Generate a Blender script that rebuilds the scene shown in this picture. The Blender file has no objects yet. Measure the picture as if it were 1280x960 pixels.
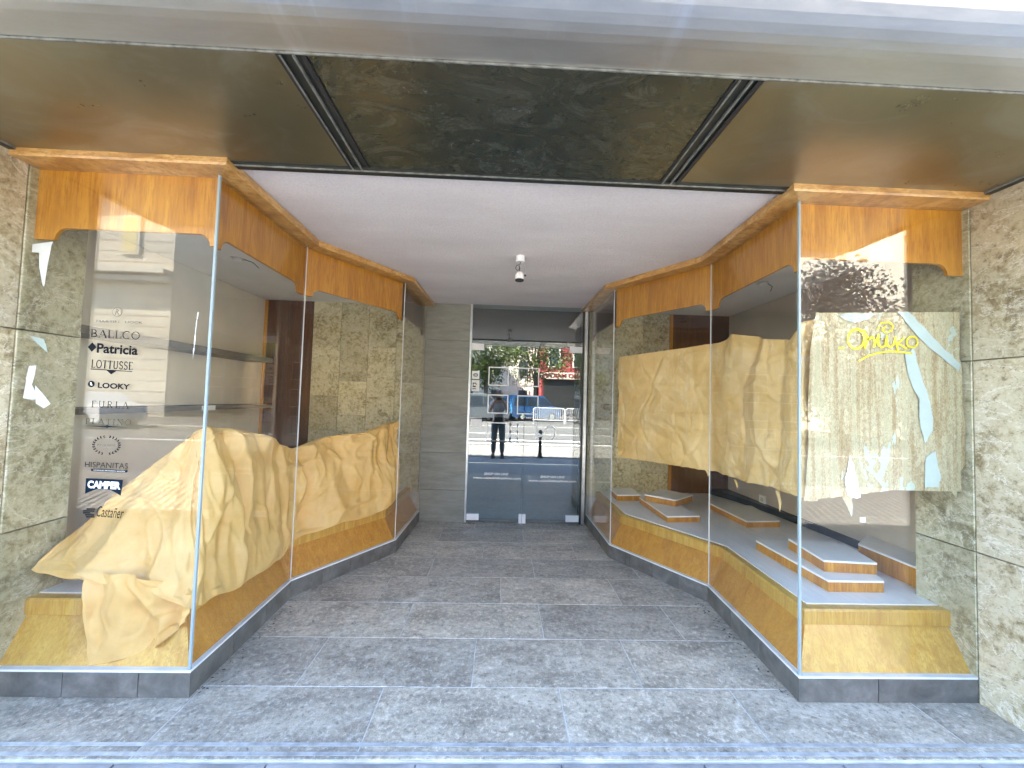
import bpy, bmesh, math, random
from mathutils import Vector, noise as mnoise
sc = bpy.context.scene
COL = sc.collection
R = math.radians
random.seed(7)

# ------------------------------------------------------------------ camera, sky, sun, exposure
F_PX, PITCH, YAW, ROLL = 477.0, 0.03994, 0.03028, 0.02921
cam_d = bpy.data.cameras.new('camera'); cam = bpy.data.objects.new('camera', cam_d); COL.objects.link(cam)
cam_d.sensor_fit = 'HORIZONTAL'; cam_d.sensor_width = 36.0; cam_d.lens = 36.0 * F_PX / 1280.0
cam_d.clip_start = 0.02; cam_d.clip_end = 1500
fw = Vector((math.sin(YAW) * math.cos(PITCH), math.cos(YAW) * math.cos(PITCH), math.sin(PITCH)))
rt = Vector((math.cos(YAW), -math.sin(YAW), 0)); up = rt.cross(fw)
rt2 = rt * math.cos(ROLL) + up * math.sin(ROLL); up2 = up * math.cos(ROLL) - rt * math.sin(ROLL)
from mathutils import Matrix
cam.matrix_world = Matrix(((rt2.x, up2.x, -fw.x, 0), (rt2.y, up2.y, -fw.y, 0), (rt2.z, up2.z, -fw.z, 1.5), (0, 0, 0, 1)))
sc.camera = cam

SUN = Vector((-0.655, 0.27, 0.705)).normalized()
world = bpy.data.worlds.new('World'); sc.world = world; world.use_nodes = True
wn = world.node_tree; bg = wn.nodes['Background']
sky = wn.nodes.new('ShaderNodeTexSky'); sky.sky_type = 'NISHITA'; sky.sun_disc = False
sky.sun_elevation = math.asin(SUN.z); sky.sun_rotation = math.atan2(SUN.x, SUN.y)
sky.air_density = 1.0; sky.dust_density = 0.3; sky.ozone_density = 2.0
wn.links.new(sky.outputs[0], bg.inputs[0]); bg.inputs[1].default_value = 0.105
sd = bpy.data.lights.new('sun', 'SUN'); sd.energy = 5.0; sd.angle = R(0.5); sd.color = (1.0, 0.92, 0.80)
sun = bpy.data.objects.new('sun', sd); COL.objects.link(sun)
sun.rotation_euler = SUN.to_track_quat('Z', 'Y').to_euler(); sun.location = SUN * 40
sc.view_settings.view_transform = 'Standard'; sc.view_settings.look = 'None'
sc.view_settings.exposure = 4.32; sc.view_settings.gamma = 1.0
sc.cycles.use_denoising = True
sc.cycles.max_bounces = 12; sc.cycles.diffuse_bounces = 8; sc.cycles.glossy_bounces = 6; sc.cycles.transparent_max_bounces = 24
sc.cycles.sample_clamp_indirect = 6; sc.cycles.caustics_reflective = False; sc.cycles.caustics_refractive = False

# ------------------------------------------------------------------ node helpers
class NT:
    def __init__(s, name, base=(.5, .5, .5), rough=.6, metal=0., spec=.5):
        s.m = bpy.data.materials.new(name); s.m.use_nodes = True
        s.t = s.m.node_tree; s.b = s.t.nodes['Principled BSDF']; s.out = s.t.nodes['Material Output']
        s.b.inputs['Base Color'].default_value = (*base, 1); s.b.inputs['Roughness'].default_value = rough
        s.b.inputs['Metallic'].default_value = metal; s.b.inputs['Specular IOR Level'].default_value = spec
        s._pos = None
    def n(s, kind, **kw):
        nd = s.t.nodes.new('ShaderNode' + kind)
        for k, v in kw.items():
            if k in nd.inputs: s.inp(nd, k, v)
            else: setattr(nd, k, v)
        return nd
    def inp(s, nd, k, v):
        if isinstance(v, bpy.types.NodeSocket): s.t.links.new(v, nd.inputs[k])
        else: nd.inputs[k].default_value = v
    def pos(s, scale=(1, 1, 1), rot=(0, 0, 0), rnd=0.):
        g = s.n('NewGeometry'); mp = s.n('Mapping'); s.t.links.new(g.outputs['Position'], mp.inputs['Vector'])
        mp.inputs['Scale'].default_value = scale; mp.inputs['Rotation'].default_value = rot
        o = mp.outputs[0]
        if rnd:
            oi = s.n('ObjectInfo'); ml = s.n('VectorMath', operation='SCALE')
            cb = s.n('CombineXYZ'); [s.t.links.new(oi.outputs['Random'], cb.inputs[i]) for i in range(3)]
            s.t.links.new(cb.outputs[0], ml.inputs[0]); ml.inputs['Scale'].default_value = rnd
            ad = s.n('VectorMath', operation='ADD'); s.t.links.new(o, ad.inputs[0]); s.t.links.new(ml.outputs[0], ad.inputs[1]); o = ad.outputs[0]
        return o
    def noise(s, vec, scale, detail=5, rough=.55, dist=0., out=0):
        nd = s.n('TexNoise'); s.t.links.new(vec, nd.inputs['Vector'])
        nd.inputs['Scale'].default_value = scale; nd.inputs['Detail'].default_value = detail
        nd.inputs['Roughness'].default_value = rough; nd.inputs['Distortion'].default_value = dist
        return nd.outputs[out]
    def voro(s, vec, scale, feature='F1', out='Distance', rand=1.):
        nd = s.n('TexVoronoi', feature=feature); s.t.links.new(vec, nd.inputs['Vector']); nd.inputs['Scale'].default_value = scale
        nd.inputs['Randomness'].default_value = rand
        return nd.outputs[out]
    def ramp(s, fac, stops):
        nd = s.n('ValToRGB'); s.t.links.new(fac, nd.inputs[0]); e = nd.color_ramp.elements
        while len(e) < len(stops): e.new(.5)
        for el, (p, c) in zip(e, stops):
            el.position = p; el.color = (*c, 1) if isinstance(c, tuple) else (c, c, c, 1)
        return nd.outputs[0]
    def mix(s, fac, a, b, mode='MIX'):
        nd = s.n('MixRGB', blend_type=mode)
        for k, v in ((0, fac), (1, a), (2, b)):
            if isinstance(v, bpy.types.NodeSocket): s.t.links.new(v, nd.inputs[k])
            elif k == 0: nd.inputs[0].default_value = v
            else: nd.inputs[k].default_value = (*v, 1) if isinstance(v, tuple) else (v, v, v, 1)
        return nd.outputs[0]
    def math(s, op, a, b=0.):
        nd = s.n('Math', operation=op)
        for k, v in ((0, a), (1, b)):
            if isinstance(v, bpy.types.NodeSocket): s.t.links.new(v, nd.inputs[k])
            else: nd.inputs[k].default_value = v
        return nd.outputs[0]
    def rnd(s): return s.n('ObjectInfo').outputs['Random']
    def color(s, o): s.t.links.new(o, s.b.inputs['Base Color']); return s
    def rough(s, o): s.t.links.new(o, s.b.inputs['Roughness']); return s
    def bump(s, h, strength=.5, dist=.01):
        nd = s.n('Bump'); nd.inputs['Strength'].default_value = strength; nd.inputs['Distance'].default_value = dist
        s.t.links.new(h, nd.inputs['Height']); s.t.links.new(nd.outputs[0], s.b.inputs['Normal']); return s

def plain(name, base, rough=.6, metal=0., var=.12, sc_=14.):
    m = NT(name, base, rough, metal); p = m.pos()
    f = m.noise(p, sc_, 4); lo = tuple(c * (1 - var) for c in base); hi = tuple(min(1, c * (1 + var)) for c in base)
    m.color(m.ramp(f, [(.3, lo), (.7, hi)])); return m.m

def glass_mat(name, f0, tint, dirt=.0):
    m = NT(name); t = m.t; t.nodes.remove(m.b)
    g = m.n('NewGeometry'); d = m.n('VectorMath', operation='DOT_PRODUCT')
    t.links.new(g.outputs['Incoming'], d.inputs[0]); t.links.new(g.outputs['Normal'], d.inputs[1])
    c = m.math('ABSOLUTE', d.outputs['Value']); k = m.math('SUBTRACT', 1., c); k5 = m.math('POWER', k, 5.)
    fr = m.math('ADD', m.math('MULTIPLY', k5, 1 - f0), f0)
    tr = m.n('BsdfTransparent'); tr.inputs[0].default_value = (*tint, 1)
    gl = m.n('BsdfGlossy'); gl.inputs['Roughness'].default_value = 0.0
    mx = m.n('MixShader'); t.links.new(fr, mx.inputs[0]); t.links.new(tr.outputs[0], mx.inputs[1]); t.links.new(gl.outputs[0], mx.inputs[2])
    last = mx.outputs[0]
    if dirt:
        df = m.n('BsdfDiffuse'); df.inputs[0].default_value = (.75, .77, .75, 1)
        p = m.pos(scale=(1, 1, .5)); f = m.math('MULTIPLY', m.ramp(m.noise(p, 6, 8, .7, 1.), [(.35, 0.), (.8, 1.)]), dirt)
        m2 = m.n('MixShader'); t.links.new(f, m2.inputs[0]); t.links.new(last, m2.inputs[1]); t.links.new(df.outputs[0], m2.inputs[2]); last = m2.outputs[0]
    t.links.new(last, m.out.inputs[0]); return m.m

MAT = {}
def build_mats():
    # slate floor tiles
    m = NT('slate', rough=.42); p = m.pos(rnd=30.); ps = m.pos(scale=(1, 2.2, 1), rnd=30.)
    a = m.noise(ps, 2.6, 14, .78, .35); b = m.noise(p, 38, 9, .8, .3); w = m.noise(p, 120, 4, .7)
    c = m.ramp(a, [(.34, (.19, .18, .16)), (.46, (.29, .275, .25)), (.53, (.36, .345, .31)), (.66, (.48, .465, .43))])
    c = m.mix(m.ramp(b, [(.52, 0.), (.62, .75)]), c, (.62, .605, .57))
    c = m.mix(m.ramp(b, [(.36, .85), (.47, 0.)]), c, (.10, .095, .085))
    c = m.mix(m.ramp(m.voro(p, 30), [(.0, .8), (.07, 0.)]), c, (.75, .74, .72))
    rn = m.rnd(); c = m.mix(1., c, m.ramp(rn, [(0., (.80, .81, .82)), (1., (1.12, 1.1, 1.06))]), 'MULTIPLY')
    st = m.noise(m.pos(), 3.1, 6, .7, .6); c = m.mix(m.ramp(st, [(.62, 0.), (.70, .55)]), c, (.07, .066, .06))
    wt = m.noise(m.pos(scale=(1, 1.5, 1)), 2.2, 10, .75, 1.2); c = m.mix(m.ramp(wt, [(.58, 0.), (.68, .5)]), c, (.66, .66, .65))
    c = m.mix(1., c, (1.26, 1.18, 1.05), 'MULTIPLY'); m.color(c); m.rough(m.ramp(b, [(.3, .25), (.7, .55)]))
    m.bump(m.mix(.4, a, b), .9, .012)
    MAT['slate'] = m.m
    m = NT('plinth_slate', rough=.45); p = m.pos(rnd=9.); a = m.noise(p, 7, 8, .65, .4)
    m.color(m.ramp(a, [(.3, (.07, .068, .062)), (.55, (.135, .132, .122)), (.8, (.25, .245, .23))])); m.bump(m.noise(p, 60, 4), .3, .003); MAT['plinth'] = m.m
    MAT['grout'] = plain('grout', (.56, .545, .50), .9, var=.25, sc_=8)
    # brown fossil marble (walls)
    def marble(name, cols, s=1., rn=20.):
        m = NT(name, rough=.38); p = m.pos(rnd=rn)
        wv = m.noise(p, 2.2 * s, 3, .5, 0, out=1); q = m.n('VectorMath', operation='ADD'); m.t.links.new(p, q.inputs[0])
        sc1 = m.n('VectorMath', operation='SCALE'); m.t.links.new(wv, sc1.inputs[0]); sc1.inputs['Scale'].default_value = .03
        m.t.links.new(sc1.outputs[0], q.inputs[1]); q = q.outputs[0]
        a = m.noise(q, 3.0 * s, 12, .74, .5); b = m.noise(q, 26 * s, 8, .78, .2)
        c = m.ramp(a, [(.34, cols[0]), (.45, cols[1]), (.53, cols[2]), (.66, cols[3])])
        c = m.mix(m.ramp(b, [(.47, 0.), (.56, .8)]), c, cols[3])
        c = m.mix(m.ramp(b, [(.36, .85), (.44, 0.)]), c, cols[0])
        vn = m.noise(m.pos(scale=(1, 1, 1.6), rot=(.4, .5, 0), rnd=7.), 3.2 * s, 7, .65, .8); c = m.mix(m.ramp(vn, [(.488, 0.), (.5, .7), (.512, 0.)]), c, cols[4])
        fl = m.voro(q, 38 * s); fm = m.noise(q, 3. * s, 3); c = m.mix(m.math('MULTIPLY', m.ramp(fl, [(.0, .9), (.22, 0.)]), m.ramp(fm, [(.5, 0.), (.62, 1.)])), c, cols[4])
        fd = m.voro(m.pos(scale=(1, 1, 1.8), rnd=3.), 42 * s); c = m.mix(m.ramp(fd, [(.05, .7), (.2, 0.)]), c, cols[0])
        br = m.ramp(m.rnd(), [(0., .78), (1., 1.15)]); c = m.mix(1., c, br, 'MULTIPLY')
        m.color(c); m.bump(m.mix(.5, b, m.ramp(fd, [(.05, 0.), (.25, 1.)])), .5, .006); return m.m
    MAT['marble_gold'] = marble('marble_gold', [(.20, .15, .06), (.44, .37, .18), (.60, .53, .30), (.74, .68, .46), (.86, .83, .70)], 1.2)
    MAT['marble_pale'] = marble('marble_pale', [(.17, .125, .065), (.38, .315, .19), (.49, .42, .28), (.60, .54, .39), (.82, .79, .70)], 1.)
    MAT['marble_behind_glass'] = marble('marble_behind_glass', [(.17, .15, .085), (.33, .30, .18), (.43, .40, .26), (.54, .51, .36), (.75, .73, .62)], 1.)  # same pier stone, with the green cast of the glass put into its colour
    # concrete-like sandstone slab near the door
    m = NT('grey_stone', rough=.5); p = m.pos(scale=(1, 1, 5), rnd=8.); a = m.noise(p, 4, 8, .7, .3)
    m.color(m.ramp(a, [(.3, (.175, .175, .145)), (.7, (.29, .29, .25))])); m.bump(a, .25, .004); MAT['grey_stone'] = m.m
    # varnished wood: vertical grain
    def wood(name, c0, c1, c2, sc_=(1, 1, .09), rough=.28, stain=False):
        m = NT(name, rough=rough); p = m.pos(scale=sc_, rnd=5.)
        a = m.noise(p, 22, 6, .6, .8); f = m.noise(p, 110, 4, .6)
        c = m.ramp(a, [(.3, c0), (.5, c1), (.7, c2)]); c = m.mix(m.ramp(f, [(.38, .7), (.52, 0.)]), c, c0)
        big = m.noise(m.pos(), 3.2, 4, .6, .5); c = m.mix(m.ramp(big, [(.4, 0.), (.7, .4)]), c, c2)
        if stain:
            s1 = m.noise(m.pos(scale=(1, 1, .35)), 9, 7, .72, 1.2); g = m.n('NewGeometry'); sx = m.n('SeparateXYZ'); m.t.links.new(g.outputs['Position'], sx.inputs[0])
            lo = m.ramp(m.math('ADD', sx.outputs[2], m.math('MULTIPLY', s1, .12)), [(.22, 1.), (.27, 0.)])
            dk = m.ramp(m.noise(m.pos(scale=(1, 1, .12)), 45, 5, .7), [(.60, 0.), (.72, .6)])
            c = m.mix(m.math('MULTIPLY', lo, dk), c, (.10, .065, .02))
        m.color(c); m.bump(f, .08, .002)
        m.b.inputs['Coat Weight'].default_value = .25; m.b.inputs['Coat Roughness'].default_value = .2
        return m.m
    MAT['wood'] = wood('varnished_wood', (.34, .12, .010), (.52, .22, .018), (.66, .33, .035))
    MAT['wood_lit'] = wood('lit_varnished_wood', (.45, .22, .03), (.58, .33, .055), (.68, .44, .10), stain=True)  # lighter copy puts the light on front boards into the colour; low stains are real
    MAT['wood_base'] = wood('smooth_wood', (.42, .17, .022), (.55, .25, .035), (.62, .32, .05))
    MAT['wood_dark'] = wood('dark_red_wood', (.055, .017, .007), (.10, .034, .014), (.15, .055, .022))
    MAT['wood_cornice'] = wood('worn_wood', (.30, .14, .04), (.52, .28, .08), (.68, .44, .18), sc_=(.3, .3, 1))
    m = NT('ceiling_plaster', rough=.9); p = m.pos(); a = m.noise(p, 70, 5, .7); b = m.noise(m.pos(scale=(1, 2.5, 1)), 1.6, 4)
    m.color(m.mix(m.ramp(a, [(.35, .25), (.55, 0.)]), m.ramp(b, [(.3, (.72, .68, .675)), (.7, (.82, .78, .775))]), (.50, .47, .47))); m.bump(a, .8, .012); MAT['plaster'] = m.m
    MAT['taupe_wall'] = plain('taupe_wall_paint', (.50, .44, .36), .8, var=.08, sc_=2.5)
    MAT['white_ceiling'] = plain('case_ceiling_paint', (.78, .77, .74), .8, var=.04, sc_=3)
    MAT['beige_wall'] = plain('beige_wall_paint', (.74, .68, .57), .8, var=.07, sc_=2.5)
    m = NT('platform_laminate', rough=.3); p = m.pos(rot=(0, 0, .5)); a = m.noise(m.pos(scale=(6, 1, 1), rot=(0, 0, .6)), 5, 4)
    m.color(m.ramp(a, [(.3, (.74, .75, .71)), (.7, (.84, .84, .80))])); MAT['platform'] = m.m
    MAT['laminate_edge'] = plain('riser_edge', (.85, .85, .80), .4, var=.04)
    MAT['grey_shelf'] = plain('grey_shelf', (.16, .145, .13), .5)
    # kraft paper
    def paper(name, c0, c1, rough=.5):
        m = NT(name, rough=rough); p = m.pos(); a = m.noise(p, 5, 6, .6, .4); f = m.noise(m.pos(scale=(1, 1, 7)), 60, 3, .6); g2 = m.noise(p, 24, 6, .7, 1.)
        m.color(m.mix(m.ramp(f, [(.3, .25), (.6, 0.)]), m.ramp(a, [(.3, c0), (.7, c1)]), c0))
        m.bump(m.mix(.35, g2, m.voro(m.pos(scale=(1, 1, .6)), 13, 'F1')), .4, .008)
        tl = m.n('BsdfTranslucent'); m.t.links.new(m.b.inputs['Base Color'].links[0].from_socket, tl.inputs[0])
        mx = m.n('MixShader'); mx.inputs[0].default_value = .08; m.t.links.new(m.b.outputs[0], mx.inputs[1]); m.t.links.new(tl.outputs[0], mx.inputs[2]); m.t.links.new(mx.outputs[0], m.out.inputs[0])
        return m
    MAT['kraft'] = paper('kraft_paper', (.70, .42, .12), (.84, .57, .22)).m
    m = paper('glued_kraft_paper', (.70, .45, .15), (.84, .61, .28)); base = m.b.inputs['Base Color'].links[0].from_socket
    st = m.noise(m.pos(scale=(9, 9, .7)), 6, 6, .6, .3); sp = m.noise(m.pos(scale=(1.6, 1.6, .9)), 55, 5, .7, .8)
    ar = m.noise(m.pos(scale=(1.5, 1.5, .5)), 3, 4, .5)
    k = m.math('MULTIPLY', m.ramp(st, [(.45, 0.), (.62, 1.)]), m.ramp(sp, [(.48, 0.), (.56, .9)]))
    m.color(m.mix(m.math('MULTIPLY', k, m.ramp(ar, [(.42, 0.), (.6, 1.)])), base, (.78, .70, .50))); MAT['kraft_glued'] = m.m
    m = NT('torn_pale_paper', rough=.6); sp = m.noise(m.pos(scale=(1.5, 1.5, .8)), 62, 5, .75, 1.4); st = m.noise(m.pos(scale=(8, 8, .4)), 4.5, 6, .6, .2)
    ar = m.noise(m.pos(rot=(0, .35, 0), scale=(2.2, 2.2, .7)), 2.6, 5, .6, .4)
    base = m.ramp(st, [(.35, (.40, .38, .22)), (.5, (.52, .48, .30)), (.68, (.36, .28, .13))])
    k = m.math('MULTIPLY', m.ramp(sp, [(.48, 0.), (.54, 1.)]), m.ramp(st, [(.38, .25), (.55, .95)]))
    c = m.mix(m.math('MULTIPLY', k, .62), base, (.20, .115, .04))
    patch = m.ramp(m.math('ADD', ar, m.math('MULTIPLY', m.noise(m.pos(), 30, 5), .12)), [(.69, 0.), (.697, 1.)])
    c = m.mix(patch, c, (.46, .55, .45)); m.color(c); m.bump(m.mix(.5, sp, patch), .5, .004); MAT['torn'] = m.m
    MAT['white_paper'] = plain('white_paper', (.80, .82, .80), .6, var=.05)
    MAT['mint_paper'] = plain('pale_mint_paper', (.45, .55, .50), .6, var=.05)
    MAT['yellow_paint'] = plain('yellow_spray_paint', (.72, .62, .008), .5, var=.05)
    # canopy metals
    m = NT('soffit_metal', rough=.3, metal=.85); p = m.pos(); sw = m.noise(m.pos(scale=(1, 1.6, 1)), 2.2, 5, .6, 1.2); f = m.noise(p, 30, 6, .7, 1.5)
    c = m.ramp(m.noise(p, 1.3, 4), [(.3, (.24, .22, .14)), (.7, (.38, .33, .22))])  # lighter brown base paints reflected ground and piers into the side panels
    c = m.mix(m.ramp(sw, [(.50, 0.), (.70, .5)]), c, (.40, .40, .33)); m.color(c)
    m.rough(m.mix(.5, m.ramp(sw, [(.3, .22), (.7, .42)]), m.ramp(f, [(.3, .28), (.7, .36)]))); MAT['soffit'] = m.m
    m = NT('soffit_metal_centre', rough=.28, metal=.8); p = m.pos(); sw = m.noise(m.pos(scale=(1, 1.6, 1)), 3.2, 7, .66, 3.0); f = m.noise(p, 24, 6, .72, 2.)
    c = m.ramp(m.noise(p, 1.3, 4), [(.3, (.10, .11, .085)), (.7, (.19, .18, .13))])
    c = m.mix(m.ramp(sw, [(.57, 0.), (.60, .30), (.63, .02)]), c, (.42, .45, .40)); mk = m.ramp(m.noise(p, 2.1, 2), [(.55, 0.), (.65, 1.)]); c = m.mix(m.math('MULTIPLY', mk, m.ramp(f, [(.58, 0.), (.64, .7)])), c, (.6, .62, .58)); m.color(c)
    m.rough(m.ramp(sw, [(.3, .20), (.7, .34)])); MAT['soffit_c'] = m.m
    MAT['dark_trim'] = plain('dark_metal_trim', (.05, .055, .05), .35, .6)
    MAT['trim_line'] = plain('scuffed_trim_edge', (.26, .27, .25), .4, .5, var=.4, sc_=30)
    m = NT('fascia_metal', rough=.34, metal=.9); f = m.noise(m.pos(scale=(.25, 1, 1)), 24, 7, .7, .5); st = m.noise(m.pos(scale=(1, .2, .2)), 7, 6, .65)
    c = m.ramp(f, [(.3, (.50, .49, .46)), (.7, (.58, .57, .54))]); c = m.mix(m.ramp(st, [(.6, 0.), (.75, .4)]), c, (.72, .76, .82)); m.color(c)
    m.rough(m.ramp(f, [(.3, .34), (.7, .44)])); MAT['fascia'] = m.m
    # glass
    MAT['glass'] = glass_mat('window_glass', .034, (.982, .988, .982), .012)
    MAT['door_glass'] = glass_mat('door_glass', .17, (.86, .93, .92), .015)
    m = NT('glass_edge', (.30, .38, .42), .2); m.b.inputs['Emission Strength'].default_value = 0; MAT['glass_edge'] = m.m
    MAT['silicone'] = plain('silicone', (.72, .74, .73), .5, var=.08)
    MAT['nosing'] = plain('worn_metal_strip', (.44, .46, .47), .4, .3, var=.3, sc_=20)
    MAT['black_vinyl'] = plain('black_vinyl', (.012, .013, .016), .4)
    MAT['grey_vinyl'] = plain('grey_vinyl', (.17, .16, .14), .5)
    MAT['blue_vinyl'] = plain('dark_blue_vinyl', (.006, .017, .03), .4)
    MAT['white_vinyl'] = plain('white_vinyl', (.85, .87, .85), .5, var=.03)
    for k in ('black_vinyl', 'blue_vinyl', 'grey_vinyl'): MAT[k].node_tree.nodes['Principled BSDF'].inputs['Specular IOR Level'].default_value = .08; MAT[k].node_tree.nodes['Principled BSDF'].inputs['Roughness'].default_value = .7
    MAT['steel'] = plain('brushed_steel', (.62, .62, .60), .3, .9)
    MAT['white_metal'] = plain('white_metal', (.85, .85, .84), .35, var=.03)
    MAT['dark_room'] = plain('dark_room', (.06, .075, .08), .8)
    MAT['room_floor'] = plain('room_floor', (.62, .64, .62), .4)
    MAT['black'] = plain('black_rubber', (.02, .02, .02), .5)
    # street
    m = NT('asphalt', rough=.85); a = m.noise(m.pos(), 40, 5, .7); b = m.noise(m.pos(), .35, 5, .6)
    m.color(m.mix(.5, m.ramp(a, [(.3, (.07, .069, .067)), (.7, (.12, .118, .115))]), m.ramp(b, [(.3, (.07, .07, .07)), (.7, (.13, .128, .122))]))); MAT['asphalt'] = m.m
    m = NT('cobble', rough=.55); a = m.noise(m.pos(), 9, 6, .6); c = m.ramp(a, [(.3, (.16, .155, .15)), (.7, (.34, .33, .315))]); m.color(c); MAT['cobble'] = m.m
    MAT['pave'] = plain('paving_slab', (.28, .265, .255), .7, var=.3, sc_=5)
    MAT['road_paint'] = plain('road_paint', (.75, .75, .72), .6)
    def ashlar(name, base): return plain(name, base, .85, var=.1, sc_=1.2)
    MAT['cream'] = ashlar('cream_stone', (.62, .56, .45)); MAT['cream2'] = ashlar('pale_blue_render', (.55, .58, .58))
    MAT['ochre'] = ashlar('ochre_render', (.55, .38, .20)); MAT['white_stone'] = ashlar('white_stone', (.66, .62, .52)); MAT['joint'] = plain('joint', (.25, .22, .18), .9)
    MAT['red_wall'] = plain('dark_red_render', (.22, .03, .035), .8); MAT['roof'] = plain('clay_roof', (.33, .12, .06), .8, var=.3, sc_=2)
    MAT['pane_far'] = plain('dark_window_pane', (.05, .06, .07), .08); MAT['blind'] = plain('yellow_blind', (.75, .62, .30), .7)
    MAT['our_wall'] = plain('upper_facade_render', (.5, .47, .4), .85)
    def leaf(name, c0, c1):
        m = NT(name, rough=.55); a = m.noise(m.pos(), 1.2, 3); m.color(m.ramp(a, [(.35, c0), (.65, c1)]))
        tl = m.n('BsdfTranslucent'); m.t.links.new(m.b.inputs['Base Color'].links[0].from_socket, tl.inputs[0])
        mx = m.n('MixShader'); mx.inputs[0].default_value = .35; m.t.links.new(m.b.outputs[0], mx.inputs[1]); m.t.links.new(tl.outputs[0], mx.inputs[2]); m.t.links.new(mx.outputs[0], m.out.inputs[0]); return m.m
    MAT['leaf'] = leaf('leaf_green', (.045, .075, .02), (.12, .15, .035)); MAT['leaf2'] = leaf('leaf_purple', (.06, .035, .04), (.11, .075, .06)); MAT['leaf3'] = leaf('leaf_yellow', (.16, .2, .03), (.32, .32, .05))
    MAT['bark'] = plain('bark', (.12, .09, .06), .9, var=.3)
    MAT['car_blue'] = plain('blue_car_paint', (.04, .16, .34), .15); MAT['car_white'] = plain('white_car_paint', (.75, .75, .74), .15); MAT['car_grey'] = plain('grey_car_paint', (.16, .17, .17), .15)
    MAT['skin'] = plain('skin', (.48, .28, .19), .5); MAT['hair'] = plain('grey_hair', (.22, .20, .18), .7)
    MAT['jeans'] = plain('blue_grey_jeans', (.10, .14, .19), .8); MAT['beige_cloth'] = plain('pale_cloth', (.6, .55, .48), .8)
    m = NT('striped_shirt', rough=.8); w = m.n('TexWave', wave_type='BANDS', bands_direction='X'); m.t.links.new(m.pos(), w.inputs['Vector']); w.inputs['Scale'].default_value = 22
    m.color(m.ramp(w.outputs[0], [(.4, (.36, .40, .45)), (.6, (.62, .64, .66))])); MAT['shirt'] = m.m
build_mats()

# ------------------------------------------------------------------ object helpers
def wloc(o):
    v = Vector((0, 0, 0))
    while o is not None: v = v + Vector(o.location); o = o.parent
    return v
def props(o, label=None, cat=None, group=None, kind=None):
    if label: o['label'] = label
    if cat: o['category'] = cat
    if group: o['group'] = group
    if kind: o['kind'] = kind
    return o
def thing(name, label, cat, loc=(0, 0, 0), group=None, kind=None):
    o = bpy.data.objects.new(name, None); o.empty_display_size = .1; COL.objects.link(o); o.location = loc
    return props(o, label, cat, group, kind)
class MB:
    def __init__(s): s.v = []; s.f = []
    def add(s, vs, fs):
        n = len(s.v); s.v += [tuple(v) for v in vs]; s.f += [tuple(i + n for i in f) for f in fs]; return s
    def box(s, x0, x1, y0, y1, z0, z1):
        return s.add([(x0, y0, z0), (x1, y0, z0), (x1, y1, z0), (x0, y1, z0), (x0, y0, z1), (x1, y0, z1), (x1, y1, z1), (x0, y1, z1)],
                     [(3, 2, 1, 0), (4, 5, 6, 7), (0, 1, 5, 4), (1, 2, 6, 5), (2, 3, 7, 6), (3, 0, 4, 7)])
    def cbox(s, x0, x1, y0, y1, z0, z1, c):      # box whose top edges are chamfered
        return s.add([(x0, y0, z0), (x1, y0, z0), (x1, y1, z0), (x0, y1, z0), (x0, y0, z1 - c), (x1, y0, z1 - c), (x1, y1, z1 - c), (x0, y1, z1 - c),
                      (x0 + c, y0 + c, z1), (x1 - c, y0 + c, z1), (x1 - c, y1 - c, z1), (x0 + c, y1 - c, z1)],
                     [(3, 2, 1, 0), (0, 1, 5, 4), (1, 2, 6, 5), (2, 3, 7, 6), (3, 0, 4, 7), (4, 5, 9, 8), (5, 6, 10, 9), (6, 7, 11, 10), (7, 4, 8, 11), (8, 9, 10, 11)])
    def prism(s, poly, axis, a0, a1):            # polygon extruded along an axis (0 x, 1 y, 2 z)
        def P(p, a): return {0: (a, p[0], p[1]), 1: (p[0], a, p[1]), 2: (p[0], p[1], a)}[axis]
        n = len(poly); return s.add([P(p, a0) for p in poly] + [P(p, a1) for p in poly],
            [tuple(range(n))[::-1], tuple(range(n, 2 * n))] + [(i, (i + 1) % n, n + (i + 1) % n, n + i) for i in range(n)])
    def loft(s, rings, cap=True):
        n = len(rings[0]); base = len(s.v)
        for r in rings: s.v += [tuple(p) for p in r]
        for k in range(len(rings) - 1):
            for i in range(n): j = (i + 1) % n; s.f.append((base + k * n + i, base + k * n + j, base + (k + 1) * n + j, base + (k + 1) * n + i))
        if cap: s.f.append(tuple(base + i for i in range(n))[::-1]); s.f.append(tuple(base + (len(rings) - 1) * n + i for i in range(n)))
        return s
    def tube(s, pts, rad, n=10):
        pts = [Vector(p) for p in pts]; rad = rad if isinstance(rad, (list, tuple)) else [rad] * len(pts); rings = []
        for i, p in enumerate(pts):
            d = (pts[min(i + 1, len(pts) - 1)] - pts[max(i - 1, 0)]).normalized()
            a = d.orthogonal().normalized() if i == 0 else (a - d * a.dot(d)).normalized(); b = d.cross(a)
            rings.append([p + (a * math.cos(t) + b * math.sin(t)) * rad[i] for t in [2 * math.pi * k / n for k in range(n)]])
        return s.loft(rings)
    def build(s, name, mat, parent=None, label=None, smooth=False):
        off = wloc(parent) if parent is not None else Vector((0, 0, 0))
        me = bpy.data.meshes.new(name); me.from_pydata([(v[0] - off.x, v[1] - off.y, v[2] - off.z) for v in s.v], [], s.f)
        bm = bmesh.new(); bm.from_mesh(me); bmesh.ops.recalc_face_normals(bm, faces=bm.faces); bm.to_mesh(me); bm.free()
        me.materials.append(MAT[mat]); o = bpy.data.objects.new(name, me); COL.objects.link(o)
        if parent is not None: o.parent = parent
        if smooth: me.polygons.foreach_set('use_smooth', [True] * len(me.polygons))
        if label: o['label'] = label
        return o
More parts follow.
